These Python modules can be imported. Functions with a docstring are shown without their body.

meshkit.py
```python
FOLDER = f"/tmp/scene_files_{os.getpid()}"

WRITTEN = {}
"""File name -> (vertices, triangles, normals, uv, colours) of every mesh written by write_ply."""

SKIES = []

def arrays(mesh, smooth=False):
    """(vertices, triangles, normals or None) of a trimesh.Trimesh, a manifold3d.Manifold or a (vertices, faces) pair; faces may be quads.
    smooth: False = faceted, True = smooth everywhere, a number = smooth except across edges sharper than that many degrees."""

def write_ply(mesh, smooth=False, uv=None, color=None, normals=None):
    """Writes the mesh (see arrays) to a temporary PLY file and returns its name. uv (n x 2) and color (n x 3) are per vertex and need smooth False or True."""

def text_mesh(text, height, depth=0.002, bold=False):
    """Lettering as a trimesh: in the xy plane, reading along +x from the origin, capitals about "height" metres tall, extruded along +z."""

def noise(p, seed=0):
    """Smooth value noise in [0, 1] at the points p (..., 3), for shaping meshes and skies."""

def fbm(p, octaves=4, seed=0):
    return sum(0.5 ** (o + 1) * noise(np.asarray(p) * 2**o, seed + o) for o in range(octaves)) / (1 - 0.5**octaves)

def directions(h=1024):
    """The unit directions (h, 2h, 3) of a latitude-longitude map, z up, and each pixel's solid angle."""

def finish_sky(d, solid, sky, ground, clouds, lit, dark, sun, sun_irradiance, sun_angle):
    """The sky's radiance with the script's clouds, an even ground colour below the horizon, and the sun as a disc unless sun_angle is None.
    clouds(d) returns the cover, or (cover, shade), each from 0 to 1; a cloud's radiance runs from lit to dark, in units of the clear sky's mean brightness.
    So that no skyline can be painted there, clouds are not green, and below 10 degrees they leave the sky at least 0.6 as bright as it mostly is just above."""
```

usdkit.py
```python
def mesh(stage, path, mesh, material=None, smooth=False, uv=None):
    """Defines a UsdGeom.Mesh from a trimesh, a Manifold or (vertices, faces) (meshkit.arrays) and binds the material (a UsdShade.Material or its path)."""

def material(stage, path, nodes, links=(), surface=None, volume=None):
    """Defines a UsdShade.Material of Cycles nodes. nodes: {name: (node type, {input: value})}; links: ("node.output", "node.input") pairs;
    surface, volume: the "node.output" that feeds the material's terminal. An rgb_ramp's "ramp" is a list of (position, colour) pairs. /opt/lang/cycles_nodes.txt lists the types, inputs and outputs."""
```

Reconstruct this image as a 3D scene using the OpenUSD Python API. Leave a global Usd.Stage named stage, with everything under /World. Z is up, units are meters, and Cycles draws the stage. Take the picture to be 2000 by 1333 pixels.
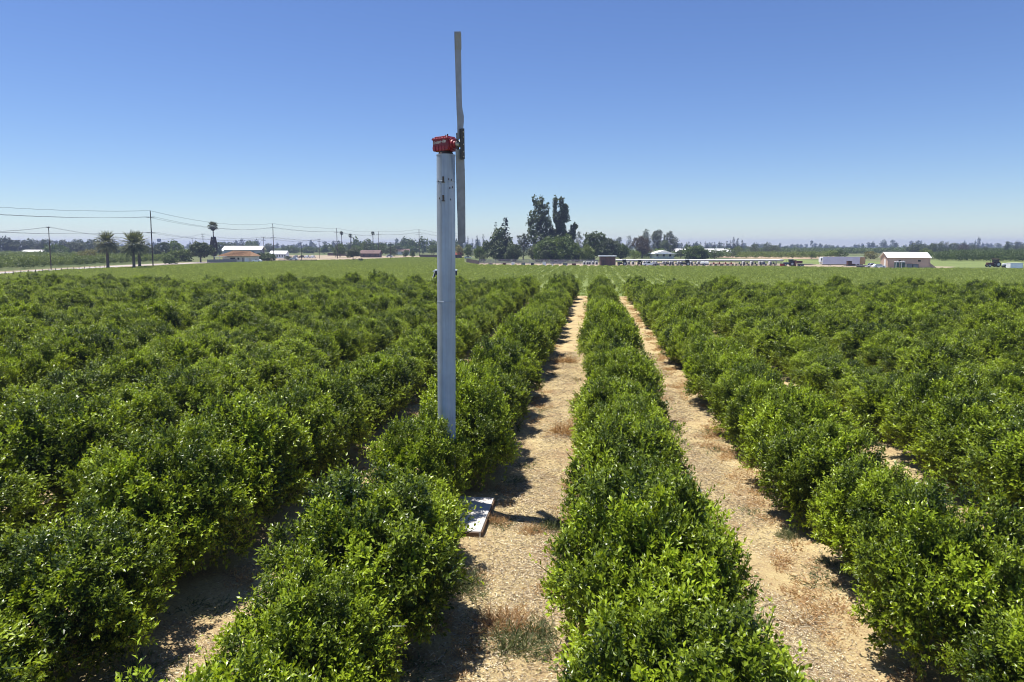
import math, random
import numpy as np, trimesh, usdkit, meshkit
from pxr import Usd, UsdGeom, UsdLux, UsdShade, Gf, Sdf, Vt

stage = Usd.Stage.CreateInMemory()
UsdGeom.SetStageUpAxis(stage, UsdGeom.Tokens.z)
UsdGeom.SetStageMetersPerUnit(stage, 1.0)
World = UsdGeom.Xform.Define(stage, '/World')
stage.SetDefaultPrim(World.GetPrim())
UsdGeom.Scope.Define(stage, '/World/Looks')

# ------------------------------------------------------------------ camera, sky, sun, exposure
CAM_H, F, HORIZON = 7.8, 1333.0, 481.0          # metres; focal length and horizon line in photo pixels (2000 wide)
YAW, PITCH = math.radians(6.7), math.radians(5.5)
EXPOSURE = 0.8
SUN_EL = math.radians(73)
SUN_DIR = np.array([-0.974 * math.cos(SUN_EL), 0.226 * math.cos(SUN_EL), math.sin(SUN_EL)])
SUN_INTENSITY, SKY_STRENGTH = 1.15, 0.075
HAZE = 0.00019
FWD = np.array([-math.sin(YAW), math.cos(YAW), 0.0]); RIGHT = np.array([math.cos(YAW), math.sin(YAW), 0.0])
cam = UsdGeom.Camera.Define(stage, '/World/camera')
look = FWD * math.cos(PITCH) + np.array([0, 0, -math.sin(PITCH)])
up = np.cross(RIGHT, look)
cam.AddTransformOp().Set(Gf.Matrix4d(*RIGHT, 0, *up, 0, *(-look), 0, 0, 0, CAM_H, 1))
cam.CreateHorizontalApertureAttr(36.0); cam.CreateVerticalApertureAttr(36.0 * 682 / 1024)
cam.CreateFocalLengthAttr(36.0 * F / 2000)
Y0 = HORIZON + F * math.tan(PITCH)               # principal point row of the photo
cam.CreateVerticalApertureOffsetAttr(-(666.5 - Y0) / 2000 * 36.0)
cam.CreateClippingRangeAttr(Gf.Vec2f(0.1, 30000)); cam.CreateExposureAttr(EXPOSURE)
cam.CreateFStopAttr(0.0)
sky = UsdLux.DomeLight.Define(stage, '/World/sky')
sky.GetPrim().SetCustomDataByKey('kind', 'structure')
skym = usdkit.material(stage, '/World/Looks/sky_material', {
    's': ('sky_texture', {'sky_type': 'single_scattering', 'sun_disc': False, 'sun_elevation': SUN_EL,
                          'sun_rotation': math.atan2(SUN_DIR[0], SUN_DIR[1]), 'altitude': 100.0, 'air_density': 1.0,
                          'aerosol_density': 0.05, 'ozone_density': 8.0}),
    'h': ('hsv', {'saturation': 1.06, 'hue': 0.511}),
    'b': ('background_shader', {'strength': SKY_STRENGTH})}, [('s.color', 'h.color'), ('h.color', 'b.color')], surface='b.background')
UsdShade.MaterialBindingAPI.Apply(sky.GetPrim()).Bind(skym)
sun = UsdLux.DistantLight.Define(stage, '/World/sun')
sun.CreateIntensityAttr(SUN_INTENSITY); sun.CreateAngleAttr(0.53); sun.CreateNormalizeAttr(True); sun.CreateColorAttr(Gf.Vec3f(1.0, 0.955, 0.89))
zx = np.cross([0, 0, 1.0], SUN_DIR); zx /= np.linalg.norm(zx); zy = np.cross(SUN_DIR, zx)
sun.AddTransformOp().Set(Gf.Matrix4d(*zx, 0, *zy, 0, *SUN_DIR, 0, 0, 0, 0, 1))

# ------------------------------------------------------------------ measuring the photograph
CP, SP = math.cos(PITCH), math.sin(PITCH)
def dist(py, z=0.0):                              # distance ahead of a point at height z seen on photo row py
    t = (py - Y0) / F; h = CAM_H - z
    return h * (CP - t * SP) / (SP + t * CP)
def zat(py, d):                                   # height of what is seen on row py at distance d
    t = (py - Y0) / F
    return CAM_H - d * (SP + t * CP) / (CP - t * SP)
def P(px, d, z=0.0):                              # ground position of photo column px at distance d
    l = (px - 1000) / F * (d * CP + (CAM_H - z) * SP)
    return FWD[:2] * d + RIGHT[:2] * l
def W(px, py): return P(px, dist(py))
def mpp(d): return d * CP / F                     # metres per photo pixel at distance d
CAMROT = math.degrees(YAW)

# ------------------------------------------------------------------ names, things, parts
used = {}
def numbered(path):
    n = used.get(path, 0); used[path] = n + 1
    return path if n == 0 else f'{path}_{n:03d}'
def tag(prim, label=None, cat=None, group=None, kind=None):
    for k, v in (('label', label), ('category', cat), ('group', group), ('kind', kind)):
        if v: prim.SetCustomDataByKey(k, v)
    return prim
def thing(name, label, cat, loc=(0, 0, 0), rot=0.0, group=None, scale=None, parent='/World'):
    x = UsdGeom.Xform.Define(stage, numbered(f'{parent}/{name}'))
    loc = (*loc, 0.0) if len(loc) == 2 else loc
    x.AddTranslateOp().Set(Gf.Vec3d(*map(float, loc)))
    if rot: x.AddRotateZOp().Set(float(rot))
    if scale is not None: x.AddScaleOp().Set(Gf.Vec3f(*np.broadcast_to(scale, 3).astype(float).tolist()))
    if cat: tag(x.GetPrim(), label, cat, group)
    return str(x.GetPath())
def copy_of(proto, name, label, cat, loc, rot=0, scale=None, group=None, instance=True):
    p = thing(name, label, cat, loc, rot, group, scale)
    prim = stage.GetPrimAtPath(p); prim.GetReferences().AddInternalReference(proto)
    if instance: prim.SetInstanceable(True)
    return p
def obj(parent, name, m, mat, smooth=False, label=None, tint=None, kind=None):
    if isinstance(m, list): m = trimesh.util.concatenate(m)
    path = numbered(f'{parent}/{name}')
    g = usdkit.mesh(stage, path, m, M(mat), smooth=smooth)
    if tint is not None:
        UsdGeom.PrimvarsAPI(g).CreatePrimvar('tint', Sdf.ValueTypeNames.FloatArray, 'vertex').Set(Vt.FloatArray.FromNumpy(np.asarray(tint, np.float32)))
    tag(g.GetPrim(), label, kind=kind)
    return path
def structure(name, m, mat, smooth=False, kind='structure', label=None):
    return obj('/World', name, m, mat, smooth, label=label, kind=kind)
stage.CreateClassPrim('/World/Kinds')

# ------------------------------------------------------------------ materials
mats = {}
def M(n): return mats[n]
def plain(name, c1, c2=None, scale=3.0, rough=0.7, metallic=0.0, spec=0.4, bump=0.0, bscale=None, stretch=(1, 1, 1), lo=0.35, hi=0.65, detail=5):
    c2 = c2 or tuple(x * 0.72 for x in c1)
    nodes = {'t': ('texture_coordinate', {}), 'm': ('mapping', {'scale': stretch}), 'n': ('noise_texture', {'scale': float(scale), 'detail': float(detail), 'roughness': 0.6}),
             'r': ('rgb_ramp', {'ramp': [(lo, c2), (hi, c1)]}),
             'p': ('principled_bsdf', {'roughness': float(rough), 'metallic': float(metallic), 'specular_ior_level': float(spec)})}
    links = [('t.object', 'm.vector'), ('m.vector', 'n.vector'), ('n.fac', 'r.fac'), ('r.color', 'p.base_color')]
    if bump:
        nodes['n2'] = ('noise_texture', {'scale': float(bscale or scale * 4), 'detail': 4.0}); nodes['b'] = ('bump', {'strength': float(bump), 'distance': 0.05})
        links += [('m.vector', 'n2.vector'), ('n2.fac', 'b.height'), ('b.normal', 'p.normal')]
    mats[name] = usdkit.material(stage, f'/World/Looks/{name}', nodes, links, surface='p.BSDF')
def leaf(name, dark, light, rough=0.42, trans=0.3, spec=0.5, vary=0.35):
    tr = tuple(min(1, x * k) for x, k in zip(light, (1.5, 1.35, 0.9)))
    nodes = {'a': ('attribute', {'attribute': 'tint'}), 'o': ('object_info', {}), 'v': ('math', {'math_type': 'multiply_add', 'value2': vary, 'value3': -vary / 2}),
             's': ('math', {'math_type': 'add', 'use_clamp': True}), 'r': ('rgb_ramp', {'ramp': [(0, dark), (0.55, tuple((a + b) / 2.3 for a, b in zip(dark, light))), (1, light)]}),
             'p': ('principled_bsdf', {'roughness': rough, 'specular_ior_level': spec}), 't': ('translucent_bsdf', {}),
             'h': ('mix_color', {'blend_type': 'multiply', 'fac': 1.0, 'b': (1.9, 1.75, 0.8), 'use_clamp': False}), 'x': ('mix_closure', {'fac': trans})}
    links = [('o.random', 'v.value1'), ('a.fac', 's.value1'), ('v.value', 's.value2'), ('s.value', 'r.fac'), ('r.color', 'p.base_color'),
             ('r.color', 'h.a'), ('h.result', 't.color'), ('p.BSDF', 'x.closure1'), ('t.BSDF', 'x.closure2')]
    mats[name] = usdkit.material(stage, f'/World/Looks/{name}', nodes, links, surface='x.closure')

leaf('citrus_leaf', (0.031, 0.057, 0.006), (0.305, 0.405, 0.021), rough=0.33, trans=0.25, spec=0.38, vary=0.22)
leaf('crop_leaf', (0.165, 0.215, 0.050), (0.380, 0.450, 0.130), rough=0.6, trans=0.3, spec=0.25, vary=0.55)
leaf('broad_leaf', (0.026, 0.050, 0.012), (0.125, 0.185, 0.032), rough=0.55, trans=0.22, vary=0.3)
leaf('bright_leaf', (0.050, 0.085, 0.015), (0.200, 0.260, 0.045), rough=0.55, trans=0.25, vary=0.3)
leaf('grey_leaf', (0.040, 0.058, 0.030), (0.150, 0.175, 0.105), rough=0.6, trans=0.15, vary=0.3)
leaf('dark_leaf', (0.024, 0.040, 0.015), (0.130, 0.172, 0.064), rough=0.6, trans=0.12, vary=0.3)
leaf('needle', (0.014, 0.030, 0.016), (0.045, 0.070, 0.032), rough=0.6, trans=0.1, vary=0.3)
leaf('brown_leaf', (0.060, 0.050, 0.030), (0.130, 0.105, 0.060), rough=0.7, trans=0.15, vary=0.2)
leaf('blossom', (0.090, 0.110, 0.025), (0.300, 0.270, 0.090), rough=0.7, trans=0.2, vary=0.2)
leaf('palm_leaf', (0.060, 0.078, 0.034), (0.230, 0.250, 0.115), rough=0.5, trans=0.15, vary=0.2)
leaf('dry_frond', (0.060, 0.045, 0.030), (0.160, 0.120, 0.080), rough=0.8, trans=0.1, vary=0.2)
leaf('dry_weed', (0.330, 0.200, 0.095), (0.620, 0.450, 0.250), rough=0.8, trans=0.2, vary=0.4)
leaf('green_weed', (0.070, 0.100, 0.040), (0.180, 0.210, 0.090), rough=0.7, trans=0.25, vary=0.3)
leaf('straw', (0.160, 0.105, 0.060), (0.900, 0.800, 0.580), rough=0.75, trans=0.0, vary=0.0)
plain('bark', (0.16, 0.12, 0.085), scale=6, rough=0.9, bump=0.5)
plain('palm_bark', (0.12, 0.095, 0.07), scale=3, rough=0.9, bump=0.6)
plain('pole_wood', (0.085, 0.062, 0.045), scale=1.5, rough=0.9, stretch=(4, 4, .3))
plain('wire', (0.05, 0.05, 0.055), rough=0.5)
plain('glass_insulator', (0.25, 0.28, 0.28), rough=0.25)
plain('white_metal', (0.82, 0.82, 0.80), (0.70, 0.70, 0.68), scale=.7, rough=0.45)
plain('white_paint', (0.80, 0.79, 0.76), (0.66, 0.64, 0.60), scale=1.0, rough=0.6)
plain('cream_wall', (0.66, 0.60, 0.50), (0.55, 0.50, 0.41), scale=.8, rough=0.85)
plain('tan_wall', (0.48, 0.345, 0.25), (0.42, 0.30, 0.215), scale=.5, rough=0.8)
plain('tan_trim', (0.50, 0.37, 0.27), scale=.8, rough=0.8)
plain('tile_roof', (0.36, 0.22, 0.115), (0.24, 0.135, 0.07), scale=1.5, rough=0.9)
plain('brown_roof', (0.17, 0.11, 0.095), (0.12, 0.08, 0.07), scale=1.5, rough=0.9)
plain('red_roof', (0.30, 0.07, 0.05), scale=1.5, rough=0.9)
plain('brown_wall', (0.13, 0.075, 0.06), (0.09, 0.055, 0.045), scale=1.2, rough=0.85)
plain('grey_wood', (0.27, 0.25, 0.24), (0.17, 0.155, 0.15), scale=2, rough=0.9)
plain('pen_grey', (0.34, 0.315, 0.31), (0.22, 0.20, 0.20), scale=.6, rough=0.8)
plain('dark_wood', (0.075, 0.055, 0.05), scale=2, rough=0.9)
plain('galvanised', (0.40, 0.42, 0.44), (0.30, 0.32, 0.34), scale=2, rough=0.45, metallic=0.5)
plain('trailer_side', (0.55, 0.54, 0.62), (0.49, 0.48, 0.56), scale=.6, rough=0.5)
plain('trailer_door', (0.42, 0.29, 0.14), (0.30, 0.20, 0.10), scale=1.2, rough=0.8)
plain('black_metal', (0.028, 0.028, 0.030), rough=0.5)
plain('rubber', (0.025, 0.024, 0.023), rough=0.9)
plain('dark_glass', (0.012, 0.014, 0.018), rough=0.08, spec=0.7)
plain('car_white', (0.78, 0.78, 0.77), (0.72, 0.72, 0.71), scale=.5, rough=0.25, spec=0.5)
plain('car_silver', (0.42, 0.44, 0.46), rough=0.25, metallic=0.3)
plain('car_dark', (0.035, 0.035, 0.042), rough=0.25)
plain('machine_red', (0.24, 0.022, 0.018), scale=2, rough=0.5)
plain('machine_green', (0.03, 0.09, 0.035), scale=2, rough=0.5)
plain('machine_blue', (0.035, 0.06, 0.13), scale=2, rough=0.5)
plain('machine_orange', (0.45, 0.17, 0.05), scale=2, rough=0.5)
plain('crate_brown', (0.12, 0.05, 0.038), scale=2, rough=0.85)
plain('toilet_green', (0.04, 0.075, 0.06), scale=2, rough=0.5)
plain('bin_grey', (0.14, 0.17, 0.175), scale=2, rough=0.6)
plain('gearbox_red', (0.25, 0.012, 0.024), (0.15, 0.010, 0.016), scale=7, rough=0.4, spec=0.5, bump=0.15)
plain('oily_steel', (0.06, 0.045, 0.035), scale=6, rough=0.6)
plain('lettering_white', (0.78, 0.76, 0.70), rough=0.6)
plain('blade_grey', (0.225, 0.245, 0.285), (0.175, 0.190, 0.222), scale=4, rough=0.55, metallic=0.0, stretch=(1, 1, 1))
plain('blade_tip', (0.215, 0.205, 0.165), (0.215, 0.23, 0.255), scale=16, rough=0.8)
plain('blade_plate', (0.050, 0.048, 0.052), (0.032, 0.030, 0.033), scale=12, rough=0.7)
plain('bolt_steel', (0.35, 0.34, 0.30), rough=0.45, metallic=0.6)
plain('rust_mark', (0.10, 0.075, 0.05), (0.045, 0.035, 0.03), scale=14, rough=0.9)
plain('concrete', (0.62, 0.59, 0.55), (0.52, 0.49, 0.45), scale=6, rough=0.85, bump=0.1)
plain('form_board', (0.17, 0.11, 0.065), scale=4, rough=0.9)
plain('hutch_white', (0.58, 0.57, 0.55), (0.42, 0.41, 0.40), scale=1.5, rough=0.7)
plain('white_plastic', (0.75, 0.76, 0.76), rough=0.4)
plain('orange_peel', (0.75, 0.25, 0.02), scale=10, rough=0.45)
plain('asphalt', (0.42, 0.38, 0.355), (0.36, 0.33, 0.31), scale=.15, rough=0.9)
plain('dry_soil', (0.46, 0.345, 0.22), (0.36, 0.26, 0.16), scale=.06, rough=0.95)
plain('yard_soil', (0.37, 0.30, 0.205), (0.26, 0.205, 0.13), scale=.1, rough=0.95)
mats['tower_paint'] = usdkit.material(stage, '/World/Looks/tower_paint', {
    't': ('texture_coordinate', {}), 'm': ('mapping', {'scale': (7, 7, .22)}), 'n': ('noise_texture', {'scale': 2.2, 'detail': 7.0, 'roughness': 0.7}), 'r': ('rgb_ramp', {'ramp': [(.28, (0.25, 0.28, 0.32)), (.42, (0.315, 0.355, 0.41)), (.60, (0.345, 0.39, 0.45)), (.78, (0.41, 0.455, 0.51))]}),
    'm2': ('mapping', {'scale': (1, 1, .45)}), 'n2': ('noise_texture', {'scale': 5.0, 'detail': 6.0, 'roughness': 0.72}), 'r2': ('rgb_ramp', {'ramp': [(.66, (0, 0, 0)), (.78, (1, 1, 1))]}),
    'x': ('mix_color', {'b': (0.23, 0.15, 0.10)}), 'n3': ('noise_texture', {'scale': 1.1, 'detail': 4.0}), 'r3': ('rgb_ramp', {'ramp': [(.35, (0.80, 0.80, 0.80)), (.65, (1.05, 1.05, 1.05))]}), 'y': ('mix_color', {'blend_type': 'multiply', 'fac': 1.0}),
    'p': ('principled_bsdf', {'roughness': 0.42, 'metallic': 0.2, 'specular_ior_level': 0.5})},
    [('t.object', 'm.vector'), ('m.vector', 'n.vector'), ('n.fac', 'r.fac'), ('t.object', 'm2.vector'), ('m2.vector', 'n2.vector'), ('n2.fac', 'r2.fac'), ('r2.color', 'x.fac'), ('r.color', 'x.a'),
     ('t.object', 'n3.vector'), ('n3.fac', 'r3.fac'), ('x.result', 'y.a'), ('r3.color', 'y.b'), ('y.result', 'p.base_color')], surface='p.BSDF')
plain('water_tank', (0.16, 0.17, 0.20), rough=0.6)

def ground_mat(name, stops, big, fine, rough=0.95, bump=0.4, bscale=9.0, weeds=None):
    nodes = {'g': ('geometry', {}), 'n': ('noise_texture', {'scale': big, 'detail': 6.0, 'roughness': 0.65}), 'f': ('noise_texture', {'scale': fine, 'detail': 5.0, 'roughness': 0.75}),
             'x': ('math', {'math_type': 'multiply_add', 'value2': 0.45, 'value3': 0.0}), 'y': ('math', {'math_type': 'multiply_add', 'value2': 0.55}),
             'r': ('rgb_ramp', {'ramp': stops}), 'p': ('principled_bsdf', {'roughness': rough, 'specular_ior_level': 0.15}),
             'bn': ('noise_texture', {'scale': bscale, 'detail': 6.0, 'roughness': 0.7}), 'b': ('bump', {'strength': bump, 'distance': 0.08})}
    links = [('g.position', 'n.vector'), ('g.position', 'f.vector'), ('g.position', 'bn.vector'), ('n.fac', 'x.value1'), ('f.fac', 'y.value1'), ('x.value', 'y.value3'), ('y.value', 'r.fac'),
             ('r.color', 'p.base_color'), ('bn.fac', 'b.height'), ('b.normal', 'p.normal')]
    mats[name] = usdkit.material(stage, f'/World/Looks/{name}', nodes, links, surface='p.BSDF')
ground_mat('orchard_soil', [(0.30, (0.17, 0.115, 0.068)), (0.41, (0.30, 0.205, 0.115)), (0.52, (0.455, 0.357, 0.182)), (0.62, (0.54, 0.445, 0.24)), (0.72, (0.67, 0.575, 0.35))], 0.7, 22.0, bump=0.7, bscale=16.0)
ground_mat('field_soil', [(0.30, (0.10, 0.135, 0.038)), (0.5, (0.155, 0.195, 0.058)), (0.7, (0.22, 0.24, 0.09))], 0.05, 1.2, bump=0.8, bscale=2.0)
ground_mat('plain_soil', [(0.34, (0.055, 0.085, 0.028)), (0.50, (0.10, 0.125, 0.045)), (0.60, (0.20, 0.18, 0.085)), (0.72, (0.34, 0.28, 0.17))], 0.008, 0.4, bump=0.8, bscale=1.0)

# ------------------------------------------------------------------ mesh helpers
def bx(c, s, rz=0.0):
    m = trimesh.creation.box(s)
    if rz: m.apply_transform(trimesh.transformations.rotation_matrix(math.radians(rz), [0, 0, 1]))
    m.apply_translation(c); return m
def tube(pts, r, n=6, cap=True):
    pts = np.asarray(pts, float); k = len(pts); r = np.broadcast_to(r, k)
    t = np.gradient(pts, axis=0); t /= np.linalg.norm(t, axis=1, keepdims=True)
    ref = np.array([0, 0, 1.0]) if abs(t[:, 2]).mean() < .8 else np.array([1.0, 0, 0])
    a = np.cross(t, ref); a /= np.linalg.norm(a, axis=1, keepdims=True); b = np.cross(t, a)
    th = np.arange(n) * 2 * math.pi / n
    v = (pts[:, None] + r[:, None, None] * (np.cos(th)[None, :, None] * a[:, None] + np.sin(th)[None, :, None] * b[:, None])).reshape(-1, 3)
    f = []
    for i in range(k - 1):
        for j in range(n):
            q = (i * n + j, i * n + (j + 1) % n, (i + 1) * n + (j + 1) % n, (i + 1) * n + j)
            f += [(q[0], q[2], q[1]), (q[0], q[3], q[2])]
    if cap:
        v = np.vstack([v, pts[0], pts[-1]])
        for j in range(n):
            f += [(k * n, j, (j + 1) % n), (k * n + 1, (k - 1) * n + (j + 1) % n, (k - 1) * n + j)]
    return trimesh.Trimesh(v, f, process=False)
def cyl(a, b, r, n=16): return tube([a, b], r, n)
def prism(poly, y0, y1):                           # polygon in x,z extruded along y
    from shapely.geometry import Polygon
    m = trimesh.creation.extrude_polygon(Polygon(poly), y1 - y0, engine='earcut')
    v = m.vertices.copy(); m.vertices = np.stack([v[:, 0], v[:, 2] + y0, v[:, 1]], 1); m.invert(); return m
def grid(x0, x1, y0, y1, nx, ny, zf=None):
    X, Y = np.meshgrid(np.linspace(x0, x1, nx), np.linspace(y0, y1, ny), indexing='ij')
    Z = np.zeros_like(X) if zf is None else zf(X, Y)
    v = np.stack([X, Y, Z], -1).reshape(-1, 3); i = np.arange(nx * ny).reshape(nx, ny)
    q = np.stack([i[:-1, :-1], i[1:, :-1], i[1:, 1:], i[:-1, 1:]], -1).reshape(-1, 4)
    return (v, np.vstack([q[:, [0, 1, 2]], q[:, [0, 2, 3]]]))
def flat(poly, z):                                  # sheet on the ground
    from shapely.geometry import Polygon
    v, f = trimesh.creation.triangulate_polygon(Polygon(poly), engine='earcut')
    f = np.asarray(f); v = np.column_stack([v, np.full(len(v), z)])
    n = np.cross(v[f[:, 1]] - v[f[:, 0]], v[f[:, 2]] - v[f[:, 0]])[:, 2]
    f[n < 0] = f[n < 0][:, ::-1]
    return (v, f)
def unit(a): return a / np.maximum(np.linalg.norm(a, axis=-1, keepdims=True), 1e-9)
def leaf_cards(p, a, nrm, L, Wd, tint, fold=0.12, full=True):
    """p base, a axis, nrm facing, one folded pointed leaf each -> vertices, faces, tint per vertex"""
    n = len(p); L = np.broadcast_to(L, n)[:, None]; Wd = np.broadcast_to(Wd, n)[:, None]
    a = unit(a); s = unit(np.cross(a, nrm)); nn = np.cross(s, a)
    mid = p + a * L * .45
    l = mid - s * Wd / 2 + nn * Wd * fold; r = mid + s * Wd / 2 + nn * Wd * fold; tip = p + a * L - nn * L * .12
    if full:
        v = np.stack([p, l, r, mid, tip], 1); f = np.array([[0, 3, 1], [0, 2, 3], [1, 3, 4], [3, 2, 4]]); k = 5
    else:
        v = np.stack([p, l, r, tip], 1); f = np.array([[0, 3, 1], [0, 2, 3]]); k = 4
    F_ = (np.arange(n)[:, None, None] * k + f[None]).reshape(-1, 3)
    return v.reshape(-1, 3), F_, np.repeat(np.clip(tint, 0, 1), k)

# ------------------------------------------------------------------ ground
def relief(X, Y):
    p = np.stack([X, Y, np.zeros_like(X)], -1)
    lane = np.abs(((X + 4.3) / 5.5 + 0.5) % 1.0 - 0.5) * 5.5            # metres from the nearest tree row
    berm = 0.10 * np.clip(1 - lane / 1.7, 0, 1)
    rut = -0.045 * (np.exp(-((lane - 1.95) / .28) ** 2))
    return 0.02 + berm + rut + 0.07 * (meshkit.fbm(p * 1.1, 4, 3) - .5) + 0.03 * (meshkit.fbm(p * 5.0, 3, 8) - .5)
structure('ground', grid(-6000, 6000, -800, 9000, 5, 5, lambda X, Y: np.full_like(X, -0.12)), 'plain_soil')
structure('orchard_floor', [trimesh.Trimesh(*grid(-14, 14, 3, 60, 281, 500, relief), process=False),
                            trimesh.Trimesh(*grid(-125, -14, 0, 60, 112, 61, relief), process=False), trimesh.Trimesh(*grid(14, 110, 0, 60, 97, 61, relief), process=False),
                            trimesh.Trimesh(*grid(-125, 110, 60, 107.3, 470, 96, relief), process=False)], 'orchard_soil', smooth=True)
ROWS_END = 106.0
def lane_z(x, y): return float(relief(np.array([x], float), np.array([y], float))[0])

# the green field beyond the orchard, its far edge as the photograph shows it
edge = [(-60, 541), (120, 529), (330, 520), (460, 513.5), (560, 511), (700, 508), (800, 503.5), (905, 503), (906, 514), (935, 519), (1170, 520.5), (1525, 521.5), (1640, 524), (1700, 525), (1830, 525.5), (2080, 527)]
field_poly = [(-190, 107.3), (190, 107.3)] + [tuple(W(x, y)) for x, y in edge[::-1]]
field_poly[0] = tuple(W(-60, 545)); field_poly[0] = (field_poly[0][0], 107.3)
structure('field', flat(field_poly, -0.03), 'field_soil')
far_right = [W(1525, 520.6), W(1640, 522), W(1850, 523), W(2100, 523), P(2100, 420), P(1840, 420), P(1780, 330), P(1530, 420)]
structure('green_meadow', flat([tuple(p) for p in far_right], -0.06), 'field_soil')
# road running along the left side, and its bare verge
def strip(pts, w0, w1):
    pts = np.asarray(pts); t = unit(np.gradient(pts, axis=0)); nrm = np.stack([-t[:, 1], t[:, 0]], 1)
    return [tuple(p) for p in pts + nrm * w0] + [tuple(p) for p in (pts + nrm * w1)[::-1]]
road_line = [W(-220, 545), W(0, 533.5), W(120, 526.5), W(240, 519.5), W(340, 515.3), W(430, 511.5), W(520, 508)]
structure('verge', flat(strip(road_line, -7.5, 9.5), -0.08), 'yard_soil')
structure('road', flat(strip(road_line, -3.6, 3.6), -0.05), 'asphalt')
structure('dry_lot', flat([tuple(W(*q)) for q in [(520, 508.5), (640, 508), (800, 503.2), (905, 502.7), (905, 500), (760, 499.5), (660, 498.5), (550, 499)]], -0.075), 'yard_soil')
structure('farmyard', flat([tuple(W(*q)) for q in [(900, 513.5), (935, 518.6), (1170, 520.2), (1530, 521), (1700, 524.6), (1832, 525), (1868, 521.5), (1780, 519), (1560, 516), (1430, 513), (1260, 512), (1100, 514), (940, 513.5)]], -0.045), 'yard_soil')
structure('dry_clearing', flat([tuple(W(*q)) for q in [(1395, 503), (1440, 505), (1560, 506), (1640, 505), (1640, 497), (1560, 496), (1420, 496)]], -0.055), 'dry_soil')

# ------------------------------------------------------------------ foliage builders
def blob_points(rng, lobes, n, shell=0.35):
    """points on the shells of overlapping ellipsoid lobes [(cx,cy,cz, rx,ry,rz)], with outward directions; points deep inside others are dropped"""
    lobes = np.asarray(lobes, float); area = (lobes[:, 3] * lobes[:, 5]) ** 1.0; w = area / area.sum()
    k = rng.choice(len(lobes), n, p=w); d = unit(rng.normal(size=(n, 3)))
    r = 1 - shell * rng.random(n) ** 1.6
    p = lobes[k, :3] + d * r[:, None] * lobes[k, 3:]
    q = (p[:, None] - lobes[None, :, :3]) / lobes[None, :, 3:]
    inside = (np.linalg.norm(q, axis=2) < 0.72).any(1)
    keep = ~inside
    return p[keep], d[keep], r[keep]
def broad_crown(seed, lobes, n=2600, size=0.55, droop=0.0, outer=1.0):
    rng = np.random.default_rng(seed)
    sub = []                                                     # each bough breaks up into smaller sprays, so the outline is uneven and the sky shows through
    for cx, cy, cz, rx, ry, rz in lobes:
        e = unit(rng.normal(size=(9, 3))); q = .62 + .42 * rng.random(9); k_ = .30 + .22 * rng.random(9)
        sub += [(cx + a[0] * rx * b, cy + a[1] * ry * b, cz + a[2] * rz * b, rx * c_, ry * c_, rz * c_) for a, b, c_ in zip(e, q, k_)] + [(cx, cy, cz, rx * .62, ry * .62, rz * .62)]
    zlow = min(l[2] - l[5] for l in lobes)
    p, d, r = blob_points(rng, [l for l in sub if l[2] - l[5] * .6 > zlow], n, .5)
    a = unit(d * .5 + rng.normal(size=p.shape) * .8 + np.array([0, 0, .25 - droop]))
    p = p + rng.normal(size=p.shape) * size * .25
    nrm = unit(d + np.array([0, 0, .5]) + rng.normal(size=p.shape) * .5)
    zmin, zmax = p[:, 2].min(), p[:, 2].max()
    clump = meshkit.noise(p * (2.2 / max(size * 4, .5)), seed)
    tint = .15 + .45 * clump + .35 * rng.random(len(p))
    s = size * (0.6 + .8 * rng.random(len(p)))
    return leaf_cards(p - a * s[:, None] * .4, a, nrm, s, s * .62, tint, full=False)
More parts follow.
